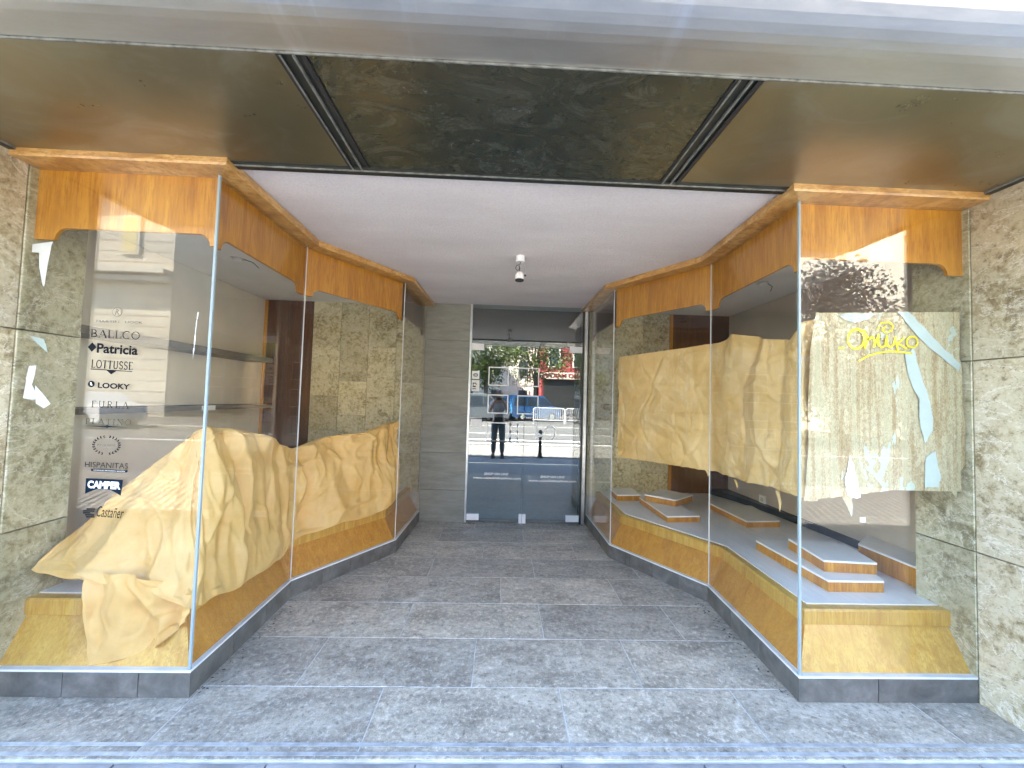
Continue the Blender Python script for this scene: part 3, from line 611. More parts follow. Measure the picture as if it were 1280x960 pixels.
# ------------------------------------------------------------------ printed names on the left front pane
vin = thing('window_lettering', 'column of printed brand names on the front glass of the left display window', 'lettering', (-1.94, 1.97, .85))
YV = 1.9705
G = {  # serif capitals: strokes (points, weight), serif feet
 'A': (.8, [([(.08, 0), (.4, 1)], .05), ([(.4, 1), (.72, 0)], .13), ([(.2, .35), (.6, .35)], .04)], [(.08, 0), (.72, 0)]),
 'B': (.7, [([(.15, 0), (.15, 1)], .13), (arc(.3, .76, .24, .24, 90, -90, 8), .09), (arc(.32, .27, .28, .26, 90, -90, 8), .1), ([(.1, 1), (.3, 1)], .04), ([(.1, 0), (.32, 0)], .04), ([(.15, .52), (.3, .52)], .04)], []),
 'C': (.8, [(arc(.45, .5, .37, .5, 50, 310, 16), .09)], []),
 'E': (.62, [([(.15, 0), (.15, 1)], .13), ([(.1, 1), (.55, 1), (.55, .85)], .05), ([(.15, .52), (.42, .52)], .04), ([(.1, 0), (.58, 0), (.58, .16)], .05)], []),
 'F': (.6, [([(.15, 0), (.15, 1)], .13), ([(.1, 1), (.55, 1), (.55, .85)], .05), ([(.15, .52), (.42, .52)], .04)], [(.15, 0)]),
 'I': (.35, [([(.17, 0), (.17, 1)], .13)], [(.17, 0), (.17, 1)]),
 'L': (.62, [([(.15, 0), (.15, 1)], .13), ([(.1, 0), (.58, 0), (.58, .18)], .05)], [(.15, 1)]),
 'N': (.85, [([(.15, 0), (.15, 1)], .05), ([(.15, 1), (.68, 0)], .13), ([(.68, 0), (.68, 1)], .05)], [(.15, 0), (.15, 1), (.68, 1)]),
 'O': (.88, [(arc(.44, .5, .36, .5, 0, 360, 20), .09)], []),
 'P': (.65, [([(.15, 0), (.15, 1)], .13), (arc(.3, .73, .27, .27, 90, -90, 8), .09), ([(.1, 1), (.3, 1)], .04), ([(.15, .46), (.3, .46)], .04)], [(.15, 0)]),
 'R': (.75, [([(.15, 0), (.15, 1)], .13), (arc(.3, .75, .26, .25, 90, -90, 8), .09), ([(.1, 1), (.3, 1)], .04), ([(.15, .5), (.3, .5)], .04), ([(.33, .5), (.68, 0)], .12)], [(.15, 0)]),
 'S': (.62, [(arc(.31, .75, .21, .25, 20, 270, 10) + arc(.31, .25, .22, .25, 90, -160, 10), .1)], []),
 'T': (.68, [([(.34, 0), (.34, 1)], .13), ([(.05, .84), (.05, 1), (.63, 1), (.63, .84)], .05)], [(.34, 0)]),
 'U': (.8, [([(.15, 1), (.15, .3)] + arc(.4, .28, .25, .27, 180, 360, 8) + [(.65, 1)], .09)], [(.15, 1), (.65, 1)]),
}
def serif(txt, name, mat, x0, x1, z0, z1, tilt=0., weight=1., gap=.08):
    W = sum(G[c][0] + gap for c in txt) - gap; sxx = (x1 - x0) / W; sz = z1 - z0; m = MB(); x = 0
    for c in txt:
        w, st, feet = G[c]
        f = lambda p: (x0 + (x + p[0]) * sxx, z0 + p[1] * sz + tilt * (x + p[0]) / W)
        for pts, wt in st: ribbon(m, [f(p) for p in pts], wt * weight * sz, YV)
        for p in feet: ribbon(m, [f((p[0] - .1, p[1])), f((p[0] + .1, p[1]))], .05 * sz, YV)
        x += w + gap
    return m.build(name, mat, vin)
m = MB(); ribbon(m, arc(-1.942, 1.882, .023, .023, 0, 360, 20), .0025, YV); ribbon(m, [(-1.95, 1.868), (-1.945, 1.897), (-1.935, 1.89), (-1.944, 1.882), (-1.932, 1.870)], .003, YV); m.build('round_emblem', 'grey_vinyl', vin)
text_mesh('MARTIN', 'faded_lettering', 'grey_vinyl', -2.04, -1.93, 1.826, 1.838, YV, vin); text_mesh('HOCK', 'faded_lettering', 'grey_vinyl', -1.90, -1.815, 1.826, 1.838, YV, vin)
serif('BALLCO', 'name_lettering', 'black_vinyl', -2.065, -1.822, 1.752, 1.789, -.006, 1.05)
q = [(-2.073, 1.700), (-2.052, 1.724), (-2.031, 1.700), (-2.052, 1.676)]; MB().add([(a, YV, b) for a, b in q], [(0, 1, 2, 3)]).build('diamond_mark', 'black_vinyl', vin)
text_mesh('Patricia', 'name_lettering', 'black_vinyl', -2.028, -1.828, 1.672, 1.721, YV, vin, .028, tilt=-.006)
serif('LOTTUSSE', 'name_lettering', 'black_vinyl', -2.05, -1.848, 1.598, 1.636, -.006, 1.1, .1)
m = ribbon(MB(), [(-2.05, 1.590), (-1.850, 1.583)], .004, YV); m.add([(-1.975, YV, 1.586), (-1.925, YV, 1.584), (-1.95, YV, 1.566)], [(0, 1, 2)]); m.build('underline', 'black_vinyl', vin)
m = MB(); n = 24; m.add([(-2.043 + .0165 * math.cos(2 * math.pi * k / n), YV, 1.515 + .0165 * math.sin(2 * math.pi * k / n)) for k in range(n)], [tuple(range(n))]); dsc = m.build('disc_mark', 'black_vinyl', vin)
MB().add([(-2.049, YV - .0004, 1.522), (-2.043, YV - .0004, 1.525), (-2.036, YV - .0004, 1.507), (-2.046, YV - .0004, 1.509)], [(0, 1, 2, 3)]).build('shoe_mark', 'white_vinyl', dsc)
text_mesh('LOOKY', 'name_lettering', 'black_vinyl', -2.010, -1.855, 1.496, 1.524, YV, vin, .03, tilt=-.004)
serif('FURLA', 'name_lettering', 'black_vinyl', -2.035, -1.855, 1.400, 1.431, -.002, .8, .3)
serif('PLATINO', 'name_lettering', 'black_vinyl', -2.058, -1.835, 1.317, 1.343, -.001, .7, .2)
m = MB(); m.add([(-2.05, YV, 1.306), (-1.95, YV, 1.309), (-1.85, YV, 1.304), (-1.95, YV, 1.302)], [(0, 1, 2, 3)]); ribbon(m, arc(-1.951, 1.3055, .006, .006, 0, 360, 10), .003, YV - .0003); m.build('ornament', 'blue_vinyl', vin)
m = MB()
for sg in (-1, 1):
    for k in range(11):
        a = R(-78 + 150 * k / 10); cx = -1.948 + sg * .063 * math.cos(a); cz = 1.212 + .043 * math.sin(a)
        for off in (-.55, .55):
            d = a + math.pi / 2 + off; dx, dz = sg * math.cos(d) * .0125, math.sin(d) * .0125; px_, pz_ = -dz * .27, dx * .27
            m.add([(cx, YV, cz), (cx + dx * .5 + px_, YV, cz + dz * .5 + pz_), (cx + dx, YV, cz + dz), (cx + dx * .5 - px_, YV, cz + dz * .5 - pz_)], [(0, 1, 2, 3)])
m.build('laurel_wreath', 'black_vinyl', vin)
text_mesh('PIKOLINOS', 'small_lettering', 'grey_vinyl', -1.992, -1.908, 1.207, 1.218, YV, vin)
text_mesh('1984', 'small_lettering', 'grey_vinyl', -1.96, -1.94, 1.192, 1.198, YV, vin)
text_mesh('HISPANITAS', 'name_lettering', 'black_vinyl', -2.045, -1.838, 1.103, 1.130, YV, vin, .0, tilt=-.004)
m = ribbon(MB(), [(-2.01, 1.0905), (-1.842, 1.0855)], .012, YV); bar = m.build('bar', 'black_vinyl', vin)
text_mesh('UNIQUE MODERN SHOES', 'small_lettering', 'white_vinyl', -2.0, -1.85, 1.0865, 1.0920, YV - .0006, bar, .01, tilt=-.004)
top = [(-2.035, 1.048), (-1.857, 1.044)]; bot = [(-1.862, .966)] + [(-1.862 - .172 * k / 10, .966 + .030 * math.sin(math.pi * k / 10) - .0 + .006 * k / 10) for k in range(1, 11)]
pl = MB().add([(a, YV, b) for a, b in top + bot], [tuple(range(len(top + bot)))]).build('name_plate', 'blue_vinyl', vin)
text_mesh('CAMPER', 'name_lettering', 'white_vinyl', -2.025, -1.866, 1.000, 1.038, YV - .0006, pl, .05, tilt=-.004)
m = MB()
for k, (a, b) in enumerate(((-2.02, -1.982), (-2.035, -1.985), (-2.035, -2.005), (-2.025, -1.985), (-2.02, -1.982))): ribbon(m, [(a, .898 - k * .0095), (b, .898 - k * .0095)], .0065, YV)
m.build('striped_mark', 'black_vinyl', vin)
text_mesh('Castañer', 'name_lettering', 'black_vinyl', -1.972, -1.842, .862, .915, YV, vin, .0, .35, tilt=-.008)

# ------------------------------------------------------------------ paper
def tri(x): x = x - math.floor(x); return abs(x - .5) * 4 - 1
_rs = random.Random(3)
FOLDS = [(Vector((_rs.uniform(-1, 1), _rs.uniform(-1, 1), _rs.uniform(-1, 1))).normalized(), _rs.uniform(2.5, 11.), _rs.random()) for _ in range(13)]
def crumple(p):
    w = mnoise.noise_vector(p * 1.7) * .10 + mnoise.noise_vector(p * 6.) * .012; q = p + w; h = 0
    for k, (d, f, ph) in enumerate(FOLDS):
        h += tri(q.dot(d) * f + ph + .25 * mnoise.noise(p * 2.1 + d * 9)) / f * (1. if k % 2 else 1.4) * max(0, .35 + mnoise.noise(p * 1.9 + d * 31) * 1.6)
    return h
def _h(i, j, k):
    v = math.sin(i * 127.1 + j * 311.7 + k * 74.7) * 43758.5453; return v - math.floor(v)
def facet(x, y, k):
    """piecewise planar relief: random heights on an uneven triangular net"""
    x += .33 * mnoise.noise(Vector((x * .9, y * .9, k * 7.1))); y += .33 * mnoise.noise(Vector((x * .9, y * .9, k * 3.3 + 50)))
    s_ = (x + y) * .366; i, j = math.floor(x + s_), math.floor(y + s_); fx, fy = x + s_ - i, y + s_ - j
    a, d = _h(i, j, k), _h(i + 1, j + 1, k)
    if fx > fy: b = _h(i + 1, j, k); return a + (b - a) * fx + (d - b) * fy - .5
    b = _h(i, j + 1, k); return a + (b - a) * fy + (d - b) * fx - .5
def _ridge(x, y):
    h = 0
    for k, (f, w, a) in enumerate(((3.2, 12., .018), (6.5, 11., .008))):
        n = mnoise.noise(Vector((x * f, y * f * .7, 11. + 5 * k))); h += a * max(0, 1 - abs(n) * w)
    return h
def creases(x, y, ang=.6, st=2.2):
    c_, s_ = math.cos(ang), math.sin(ang); X, Y = x * c_ + y * s_, (-x * s_ + y * c_) / st
    return facet(X / .16, Y / .16, 1) * .125 + facet(X / .085 + 3, Y / .10, 2) * .036 + facet(x / .05, y / .05, 3) * .005 + _ridge(x, y) + facet(x / .30, y / .5, 4) * .05
def crom(pts, t):
    n = len(pts) - 1; x = min(max(t, 0), 1) * n; i = min(int(x), n - 1); u = x - i
    p0, p1, p2, p3 = pts[max(i - 1, 0)], pts[i], pts[i + 1], pts[min(i + 2, n)]
    return .5 * ((2 * p1) + (p2 - p0) * u + (2 * p0 - 5 * p1 + 4 * p2 - p3) * u * u + (3 * p1 - p0 - 3 * p2 + p3) * u ** 3)
def clear_of_glass(p, poly, side, d=.026):
    """push a point back inside the case if it comes nearer the glass than d"""
    v = Vector((p.x, p.y)); best = None
    for i in range(4):
        a, b = poly[i], poly[i + 1]; t = (b - a).normalized(); n = Vector((-t.y, t.x)) * side; s = (v - a).dot(t); L = (b - a).length
        dd = (v - a).dot(n)
        if -.05 <= s <= L + .05 and dd < d and dd > -.15:
            if i == 2 or True: v = v + n * (d - dd)
    return Vector((v.x, v.y, p.z))
ST = [((-2.375, 2.10, .585), (-2.375, 2.07, .555)), ((-2.34, 2.24, .705), (-2.10, 2.03, .525)), ((-2.13, 2.30, .92), (-1.80, 2.02, .50)), ((-1.92, 2.35, 1.13), (-1.56, 2.01, .41)),
      ((-1.78, 2.43, 1.265), (-1.535, 2.15, .37)), ((-1.75, 2.65, 1.235), (-1.535, 2.48, .325)), ((-1.70, 2.99, 1.105), (-1.54, 2.78, .31)), ((-1.62, 3.20, 1.055), (-1.525, 3.00, .37)),
      ((-1.50, 3.42, 1.12), (-1.33, 3.26, .415)), ((-1.33, 3.72, 1.12), (-1.13, 3.60, .40)), ((-1.18, 3.95, 1.19), (-1.01, 3.82, .47)), ((-1.06, 4.10, 1.235), (-.99, 3.92, .60))]
TT = [Vector(a) for a, b in ST]; BB = [Vector(b) for a, b in ST]
inw = [Vector((0, 1, 0))] * 3 + [Vector((-.5, .9, 0)).normalized()] + [Vector((-1, .15, 0)).normalized()] * 4 + [Vector((-.84, .53, 0))] * 4
rowsP = []; NU, NV = 330, 130
for iu in range(NU + 1):
    u = iu / NU; T, B = crom(TT, u), crom(BB, u); I = crom(inw, u).normalized(); h = T.z - B.z
    back = [T + I * .10 - Vector((0, 0, .03)), T + I * .30 + Vector((0, 0, -.25 * h - .02)), T + I * .42 + Vector((0, 0, -(T.z - .43) * .92))]
    if u < .12: back = [T + Vector((0.0, .02, -.02)), T + Vector((0.02, .06, -.08)), T + Vector((.05, .08, -.12))]
    for k in range(3):
        bk = back[k]; bk.x = max(bk.x, -2.39 if bk.y < 2.26 else -2.86); bk.z = max(bk.z, .42)
    mid = B.lerp(T, .52) - I * (.035 * h); m2 = B.lerp(T, .22) - I * .02 * h
    prof_ = [back[2], back[1], back[0], T, B.lerp(T, .82) - I * .01 * h, mid, m2, B]
    row = []
    for iv in range(NV + 1):
        v = iv / NV; p = crom(prof_, v)
        env = min(1, 7 * (1 - v) + .25) * min(1, u * 9 + .12); big = mnoise.noise(Vector((u * 9, v * 2.2, 3.3)))
        dirv = (-I + Vector((0, 0, .5 * (1 - v)))).normalized()
        c_ = creases(u * 2.9, v * 1.5, .55 if u < .33 else -.5 + u, 2.6) * env * min(1, .35 + h) + big * .05 * env * min(1, h) - .085 * env * math.exp(-((u - .655 - .05 * (v - .5)) / .016) ** 2) * (v < .97)
        p = p + dirv * c_
        if v > .96: p.z += .02 * mnoise.noise(Vector((u * 25, 0, 7)))
        row.append(clear_of_glass(p, LP, 1))
    rowsP.append(row)
# flap hanging over the rail at the front
flap = []; top_ = [Vector((-2.06, 2.03, .56)), Vector((-1.80, 2.03, .56)), Vector((-1.53, 2.02, .47))]; bot_ = [Vector((-1.975, 1.996, .135)), Vector((-1.72, 1.996, .19)), Vector((-1.555, 1.996, .33))]
for iu in range(61):
    u = iu / 60; a, b = crom(top_, u), crom(bot_, u); row = []
    for iv in range(61):
        v = iv / 60; p = a.lerp(b, v); p.x += .015 * mnoise.noise(Vector((0, v * 5, 2))) ; p += Vector((0, -1, 0)) * (creases(u * .42 + 7, v * .4, .3, 2.5) * .8 + .02 * tri(u * 3.2 + .3 * mnoise.noise(Vector((u * 3, v * 3, 5)))))
        p.y = min(max(p.y, 1.990), 2.10); row.append(p)
    flap.append(row)
o = grid_mesh('paper_heap', rowsP, 'kraft', extra=[flap]); props(o, 'big crumpled heap of brown wrapping paper filling the floor of the left display window', 'wrapping paper')

# brown sheet hung behind the side glass of the right case
K = inset(RP, .045, -1); path = [K[3] + Vector((.02, .03)), K[2] + Vector((0, .0)), K[1] + Vector((0.0, .0)), K[1] + Vector((.14, .0))]
lens = [0]; [lens.append(lens[-1] + (path[i + 1] - path[i]).length) for i in range(3)]; TL = lens[-1]
def path_at(s):
    for i in range(3):
        if s <= lens[i + 1] + 1e-9:
            t = (path[i + 1] - path[i]).normalized(); return path[i] + t * (s - lens[i]), Vector((t.y, -t.x))
    return path[-1], Vector((0, 1))
def lerp_tab(tab, s):
    for (a, x), (b, y) in zip(tab, tab[1:]):
        if s <= b: return x + (y - x) * max(0, (s - a)) / (b - a)
    return tab[-1][1]
L1, L2 = lens[1], lens[2]; d2 = L2 - L1
topT = [(0, 1.95), (L1 * .5, 1.97), (L1, 1.99), (L1 + .22 * d2, 2.025), (L1 + .32 * d2, 2.0), (L1 + .6 * d2, 1.93), (L1 + .85 * d2, 1.89), (L2, 1.96), (TL, 2.0)]
botT = [(0, .96), (L1, .985), (L1 + .35 * d2, .985), (L1 + .65 * d2, 1.005), (L2, 1.02), (TL, 1.02)]
rowsK = []
for iu in range(261):
    s = TL * iu / 260; p2, n2 = path_at(s); inner = n2 if (n2.x > 0 or n2.y > .5) else -n2
    zt, zb = lerp_tab(topT, s), lerp_tab(botT, s) + .006 * mnoise.noise(Vector((s * 22, 0, 0)))
    row = []
    sp = (s - L1) / d2
    for iv in range(91):
        v = iv / 90; z = zt + (zb - zt) * v; amp = .012
        if 0 < sp < 1.0: amp = .012 + .075 * math.sin(math.pi * min(1, sp)) * (1 - .5 * v)
        q = Vector((s, 0, z)); fold = .5 + .5 * tri(sp * 2.6 + .32 * v + .3 * mnoise.noise(Vector((s * 2, z * 2, 1)))) if 0 < sp < 1 else .5 + .5 * mnoise.noise(Vector((s * 4.5, z * .8, 4)))
        dd = .006 + _ridge(s * .8, z * .8) * .35 + amp * fold + abs(creases(s, z, 1.2, 2.)) * .35 + .003 * abs(mnoise.noise(q * 14))
        row.append(Vector((p2.x + inner.x * dd, p2.y + inner.y * dd, z)))
    rowsK.append(row)
strips = []
for (s, w, dz) in ((L1 * .94, .03, .05), (L1 + .33 * d2, .035, .07), (L1 + .80 * d2, .035, .12)):
    p2, n2 = path_at(s); pe, _ = path_at(s + w); zb = lerp_tab(botT, s) + .006; pm = (p2 + pe) / 2; off = n2 * .012
    strips.append([[Vector((p2.x + off.x, p2.y + off.y, zb)), Vector((pe.x + off.x, pe.y + off.y, zb))], [Vector((pm.x - .004, pm.y, zb - dz * .6)), Vector((pe.x, pe.y, zb - dz * .5))], [Vector((pm.x, pm.y, zb - dz)), Vector((pm.x + .002, pm.y, zb - dz))]])
o = grid_mesh('hanging_paper', rowsK, 'kraft_glued', extra=strips); props(o, 'brown paper sheet hung behind the angled side panes of the right display window', 'wrapping paper')

# pale torn sheet behind the front pane of the right case, with graffiti
lx = [(1.02, 1.615), (1.10, 1.625), (1.3, 1.642), (1.5, 1.640), (1.8, 1.650), (1.95, 1.672), (2.02, 1.685)]; rx = [(1.02, 2.485), (1.18, 2.475), (1.22, 2.50), (1.42, 2.508), (1.55, 2.495), (1.74, 2.495), (1.80, 2.48), (2.05, 2.487)]
rowsT = []
for iu in range(121):
    u = iu / 120; zb = 1.022 + .055 * min(1, max(0, (u - .1) * 2.2)) + .006 * mnoise.noise(Vector((u * 30, 3, 0))) - (.012 if u < .09 else 0); zt = 2.012 + .034 * u + .002 * mnoise.noise(Vector((u * 40, 1, 0)))
    row = []
    for iv in range(121):
        v = iv / 120; z = zt + (zb - zt) * v; a = lerp_tab(lx, z) + .003 * mnoise.noise(Vector((0, z * 35, 0))); b = lerp_tab(rx, z) + .004 * mnoise.noise(Vector((5, z * 30, 0))); x = a + (b - a) * u
        y = 1.9790 + .0015 + .0035 * (.5 + .5 * mnoise.noise(Vector((x * 5, z * 1.2, 0)))) + abs(facet(x / .2, z / .3, 5)) * .006
        row.append(Vector((x, y, z)))
    rowsT.append(row)
stp = [[[Vector((1.815, 1.985, 1.05)), Vector((1.875, 1.985, 1.05))], [Vector((1.855, 1.99, .985)), Vector((1.887, 1.99, .985))], [Vector((1.884, 1.995, .93)), Vector((1.887, 1.995, .93))]],
       [[Vector((2.42, 1.985, 1.085)), Vector((2.455, 1.985, 1.085))], [Vector((2.455, 1.99, 1.04)), Vector((2.46, 1.99, 1.042))]]]
torn = grid_mesh('torn_sheet', rowsT, 'torn', extra=stp); props(torn, 'pale torn paper sheet with streaks of glue and yellow graffiti on the right front pane', 'paper sheet')
def blob(pts, mat, name, y, label=None):
    rr = random.Random(len(pts)); P = []
    for (a, b), (c_, d) in zip(pts, pts[1:] + pts[:1]):
        for k in range(5): t = k / 5; P.append((a + (c_ - a) * t + rr.uniform(-.004, .004), y, b + (d - b) * t + rr.uniform(-.004, .004)))
    cx = sum(p[0] for p in P) / len(P); cz = sum(p[2] for p in P) / len(P); n = len(P)
    return MB().add(P + [(cx, y, cz)], [(i, (i + 1) % n, n) for i in range(n)]).build(name, mat, torn, label)
blob([(1.865, 1.255), (1.885, 1.20), (1.905, 1.12), (1.92, 1.035), (1.87, 1.028), (1.845, 1.05), (1.835, 1.12), (1.845, 1.17)], 'white_paper', 'torn_patch', 1.9787, 'bare white patch torn near the bottom edge')
blob([(2.17, 1.80), (2.22, 1.84), (2.25, 1.72), (2.31, 1.55), (2.325, 1.42), (2.28, 1.33), (2.25, 1.42), (2.245, 1.56), (2.19, 1.68)], 'mint_paper', 'torn_patch', 1.9788)
blob([(2.13, 2.035), (2.20, 2.035), (2.33, 1.90), (2.48, 1.76), (2.47, 1.72), (2.30, 1.85), (2.2, 1.95)], 'mint_paper', 'torn_patch', 1.9788)
blob([(2.28, 1.25), (2.33, 1.29), (2.36, 1.16), (2.35, 1.095), (2.27, 1.095)], 'mint_paper', 'torn_patch', 1.9788)
blob([(1.80, 2.00), (1.87, 2.015), (1.95, 2.02), (2.02, 2.02), (1.96, 1.98), (1.88, 1.965)], 'mint_paper', 'torn_patch', 1.9788)
m = MB(); YG = 1.9783
gz_ = lambda a, b: (1.853 + (a - 205) * .00119, 1.932 - (b - 120) * .00113 + (a - 205) * .00006)
def gs(P, w): ribbon(m, [gz_(*p) for p in P], w * 1.2, YG)
gs([(245 + 38 * math.cos(R(t)), 170 - 46 * math.sin(R(t))) for t in range(60, 430, 14)], .0125)
gs([(278, 130), (300, 165), (285, 215)], .011); gs([(285, 215), (300, 175), (322, 160), (330, 178), (328, 210)], .010); gs([(328, 210), (350, 150), (348, 200), (362, 214), (380, 205), (388, 158), (390, 205), (404, 214), (420, 200), (428, 165)], .010)
gs([(345, 125), (362, 96), (400, 92), (418, 112), (408, 136), (380, 142), (366, 128), (385, 112)], .008); gs([(428, 165), (432, 195), (440, 232)], .009); gs([(470, 168), (440, 196), (480, 222)], .008)
gs([(506 + 26 * math.cos(R(t)), 190 - 26 * math.sin(R(t))) for t in range(20, 380, 20)], .008); gs([(258, 275), (300, 252), (350, 238), (400, 233), (450, 236), (505, 246)], .008); gs([(165, 213), (188, 211)], .008)
m.build('graffiti_tag', 'yellow_paint', torn, 'yellow spray-painted graffiti tag')

# scraps on the left glass
def scrap(label, sheets, mat='white_paper'):
    m = MB()
    for k, q in enumerate(sheets):
        y = 1.9835 + k * .003; bow = [.0, .004, .001, .005]
        m.add([(a, y + bow[i % 4], b) for i, (a, b) in enumerate(q)] + [(a, y + .0008 + bow[i % 4], b) for i, (a, b) in enumerate(q)], [tuple(range(len(q))), tuple(range(len(q), 2 * len(q)))[::-1]] + [(i, (i + 1) % len(q), len(q) + (i + 1) % len(q), len(q) + i) for i in range(len(q))])
    o = m.build('paper_scrap', mat); props(o, label, 'paper scrap', 'scraps of paper left on the left front pane'); return o
scrap('torn white strip stuck below the wooden valance at the left edge of the glass', [[(-2.395, 2.215), (-2.300, 2.235), (-2.303, 2.215), (-2.32, 2.10), (-2.322, 2.00), (-2.335, 2.01), (-2.355, 2.10), (-2.365, 2.175), (-2.395, 2.175)]])
scrap('small greenish triangle of tape above the crossed scraps on the left glass', [[(-2.375, 1.75), (-2.31, 1.735), (-2.29, 1.70), (-2.285, 1.665), (-2.32, 1.70)]], 'mint_paper')
scrap('crossed curled scraps of white paper halfway up the left edge of the glass', [[(-2.365, 1.595), (-2.335, 1.60), (-2.335, 1.55), (-2.35, 1.50), (-2.375, 1.53)], [(-2.375, 1.53), (-2.35, 1.50), (-2.31, 1.435), (-2.345, 1.425), (-2.385, 1.435)], [(-2.335, 1.50), (-2.30, 1.46), (-2.255, 1.41), (-2.29, 1.385), (-2.325, 1.41)]])
m = MB(); rr = random.Random(5); zz = 1.895; xx = -1.545
while zz > 1.67:
    w = rr.uniform(.0015, .006); h = rr.uniform(.008, .02); m.add([(xx - w / 2, 1.9712, zz), (xx + w / 2, 1.9712, zz), (xx + w / 2 - .001, 1.9712, zz - h), (xx - w / 2, 1.9712, zz - h)], [(0, 1, 2, 3)]); zz -= h * .95; xx -= .0008 + rr.uniform(-.001, .001)
props(m.build('paint_drip', 'white_paper'), 'thin white drip running down the left front pane near its corner', 'drip')
# round dark knob seen near the heap
o = MB().box(1.92, 1.95, 1.9835, 1.985, .905, .93).build('paper_scrap', 'white_paper'); props(o, 'tiny white square scrap low on the right front pane', 'paper scrap')

# ------------------------------------------------------------------ display risers
def riser(label, foot, z0, h, group='low display risers in the right window'):
    cx = sum(p[0] for p in foot) / len(foot); cy = sum(p[1] for p in foot) / len(foot); t = thing('display_riser', label, 'riser', (cx, cy, z0), group)
    MB().prism(foot, 2, z0 + .0008, z0 + h - .012).build('side_boards', 'wood', t)
    f2 = [(cx + (x - cx) * 1.008, cy + (y - cy) * 1.008) for x, y in foot]; MB().prism(f2, 2, z0 + h - .0118, z0 + h).build('top_board', 'laminate_edge', t)
    return t
Z0 = .4082
riser('long low riser carrying a smaller one near the right front glass', [(1.99, 2.26), (2.33, 2.26), (2.42, 2.46), (2.30, 2.90), (1.99, 2.90)], Z0, .07)
riser('small riser stacked on the long low one near the front glass', [(2.06, 2.37), (2.37, 2.34), (2.46, 2.66), (2.12, 2.74)], Z0 + .0705, .072)
riser('single dark low riser in the middle of the right window', [(2.25, 3.41), (2.58, 3.44), (2.64, 3.93), (2.24, 4.02)], Z0, .06)
riser('lower of two crossed risers behind the rail of the right window', [(1.57, 3.51), (1.89, 3.54), (1.88, 3.95), (1.56, 4.18)], Z0, .06)
riser('upper of two crossed risers behind the rail of the right window', [(1.80, 3.83), (2.08, 4.05), (1.86, 4.30), (1.56, 4.03)], Z0 + .0605, .068)
riser('small riser at the far end of the right window by the golden stone', [(1.33, 4.24), (1.60, 4.26), (1.62, 4.60), (1.34, 4.54)], Z0, .068)
riser('tall riser against the stone pier in the right window', [(2.60, 2.30), (2.845, 2.30), (2.845, 2.88), (2.60, 2.70)], Z0, .13)

# ------------------------------------------------------------------ street behind the photographer
o = MB().box(-400, 400, -400, 1.60, -.40, -.150).build('road', 'asphalt'); o['kind'] = 'structure'
pv = thing('pavement', 'grey paving slabs in front of the shop', 'pavement', (0, .5, 0), kind='structure'); del pv['category']
MB().box(-30, 30, -.52, 1.643, -.30, -.022).build('bed', 'grout', pv)
for r in range(5):
    y0 = -.28 + r * .385
    for k in range(-7, 8):
        x0 = k * .6 + (r % 2) * .3; tile('paving_slab', .593, .378, .03, .003, (x0, y0 + .19, -.006), 'pave', pv)
for k in range(-5, 6): tile('kerb_stone', .99, .21, .14, .01, (k * 1.0, -.40, -.006), 'pave', pv)
m = MB(); rr = random.Random(2)
for r in range(26):
    y = -.58 - r * .115
    for k in range(-70, 70):
        x = k * .115 + (r % 2) * .057; z = -.045 + rr.uniform(-.006, .006); h = .050
        m.add([(x - h, y - h, z - .03), (x + h, y - h, z - .03), (x + h, y + h, z - .03), (x - h, y + h, z - .03), (x - h * .7, y - h * .7, z), (x + h * .7, y - h * .7, z), (x + h * .7, y + h * .7, z), (x - h * .7, y + h * .7, z)], [(4, 5, 6, 7), (0, 1, 5, 4), (1, 2, 6, 5), (2, 3, 7, 6), (3, 0, 4, 7)])
props(m.build('cobblestones', 'cobble'), 'strip of grey cobblestones along the kerb', 'cobbles', kind='stuff')
MB().box(-9, 9, -3.7, -.525, -.14, -.074).build('cobble_bed', 'asphalt')['kind'] = 'structure'
for i, (x0, x1, y0, y1) in enumerate(((-3, 6, -5.0, -4.6), (-2, 7, -6.3, -5.9), (-30, 30, -9.0, -8.85), (-30, 30, -14, -13.85))):
    MB().box(x0, x1, y0, y1, -.148, -.146).build('road_marking', 'road_paint')['kind'] = 'structure'

def bollard(x, y, label):
    t = thing('bollard', label, 'bollard', (x, y, -.04)); r = [.085, .085, .06, .05, .042, .038, .052, .052, .036, .05, .056, .04, .01]; z = [0, .05, .07, .14, .2, .55, .56, .59, .60, .65, .70, .745, .76]
    MB().tube([(x, y, -.04 + a) for a in z], r, 14).build('post', 'black', t, smooth=True); MB().tube([(x, y, -.06), (x, y, -.035)], .10, 14).build('base', 'black', t)
bollard(1.09, -.66, 'black iron bollard at the kerb to the right of the photographer'); bollard(-2.1, -.66, 'black iron bollard at the kerb to the left of the photographer')

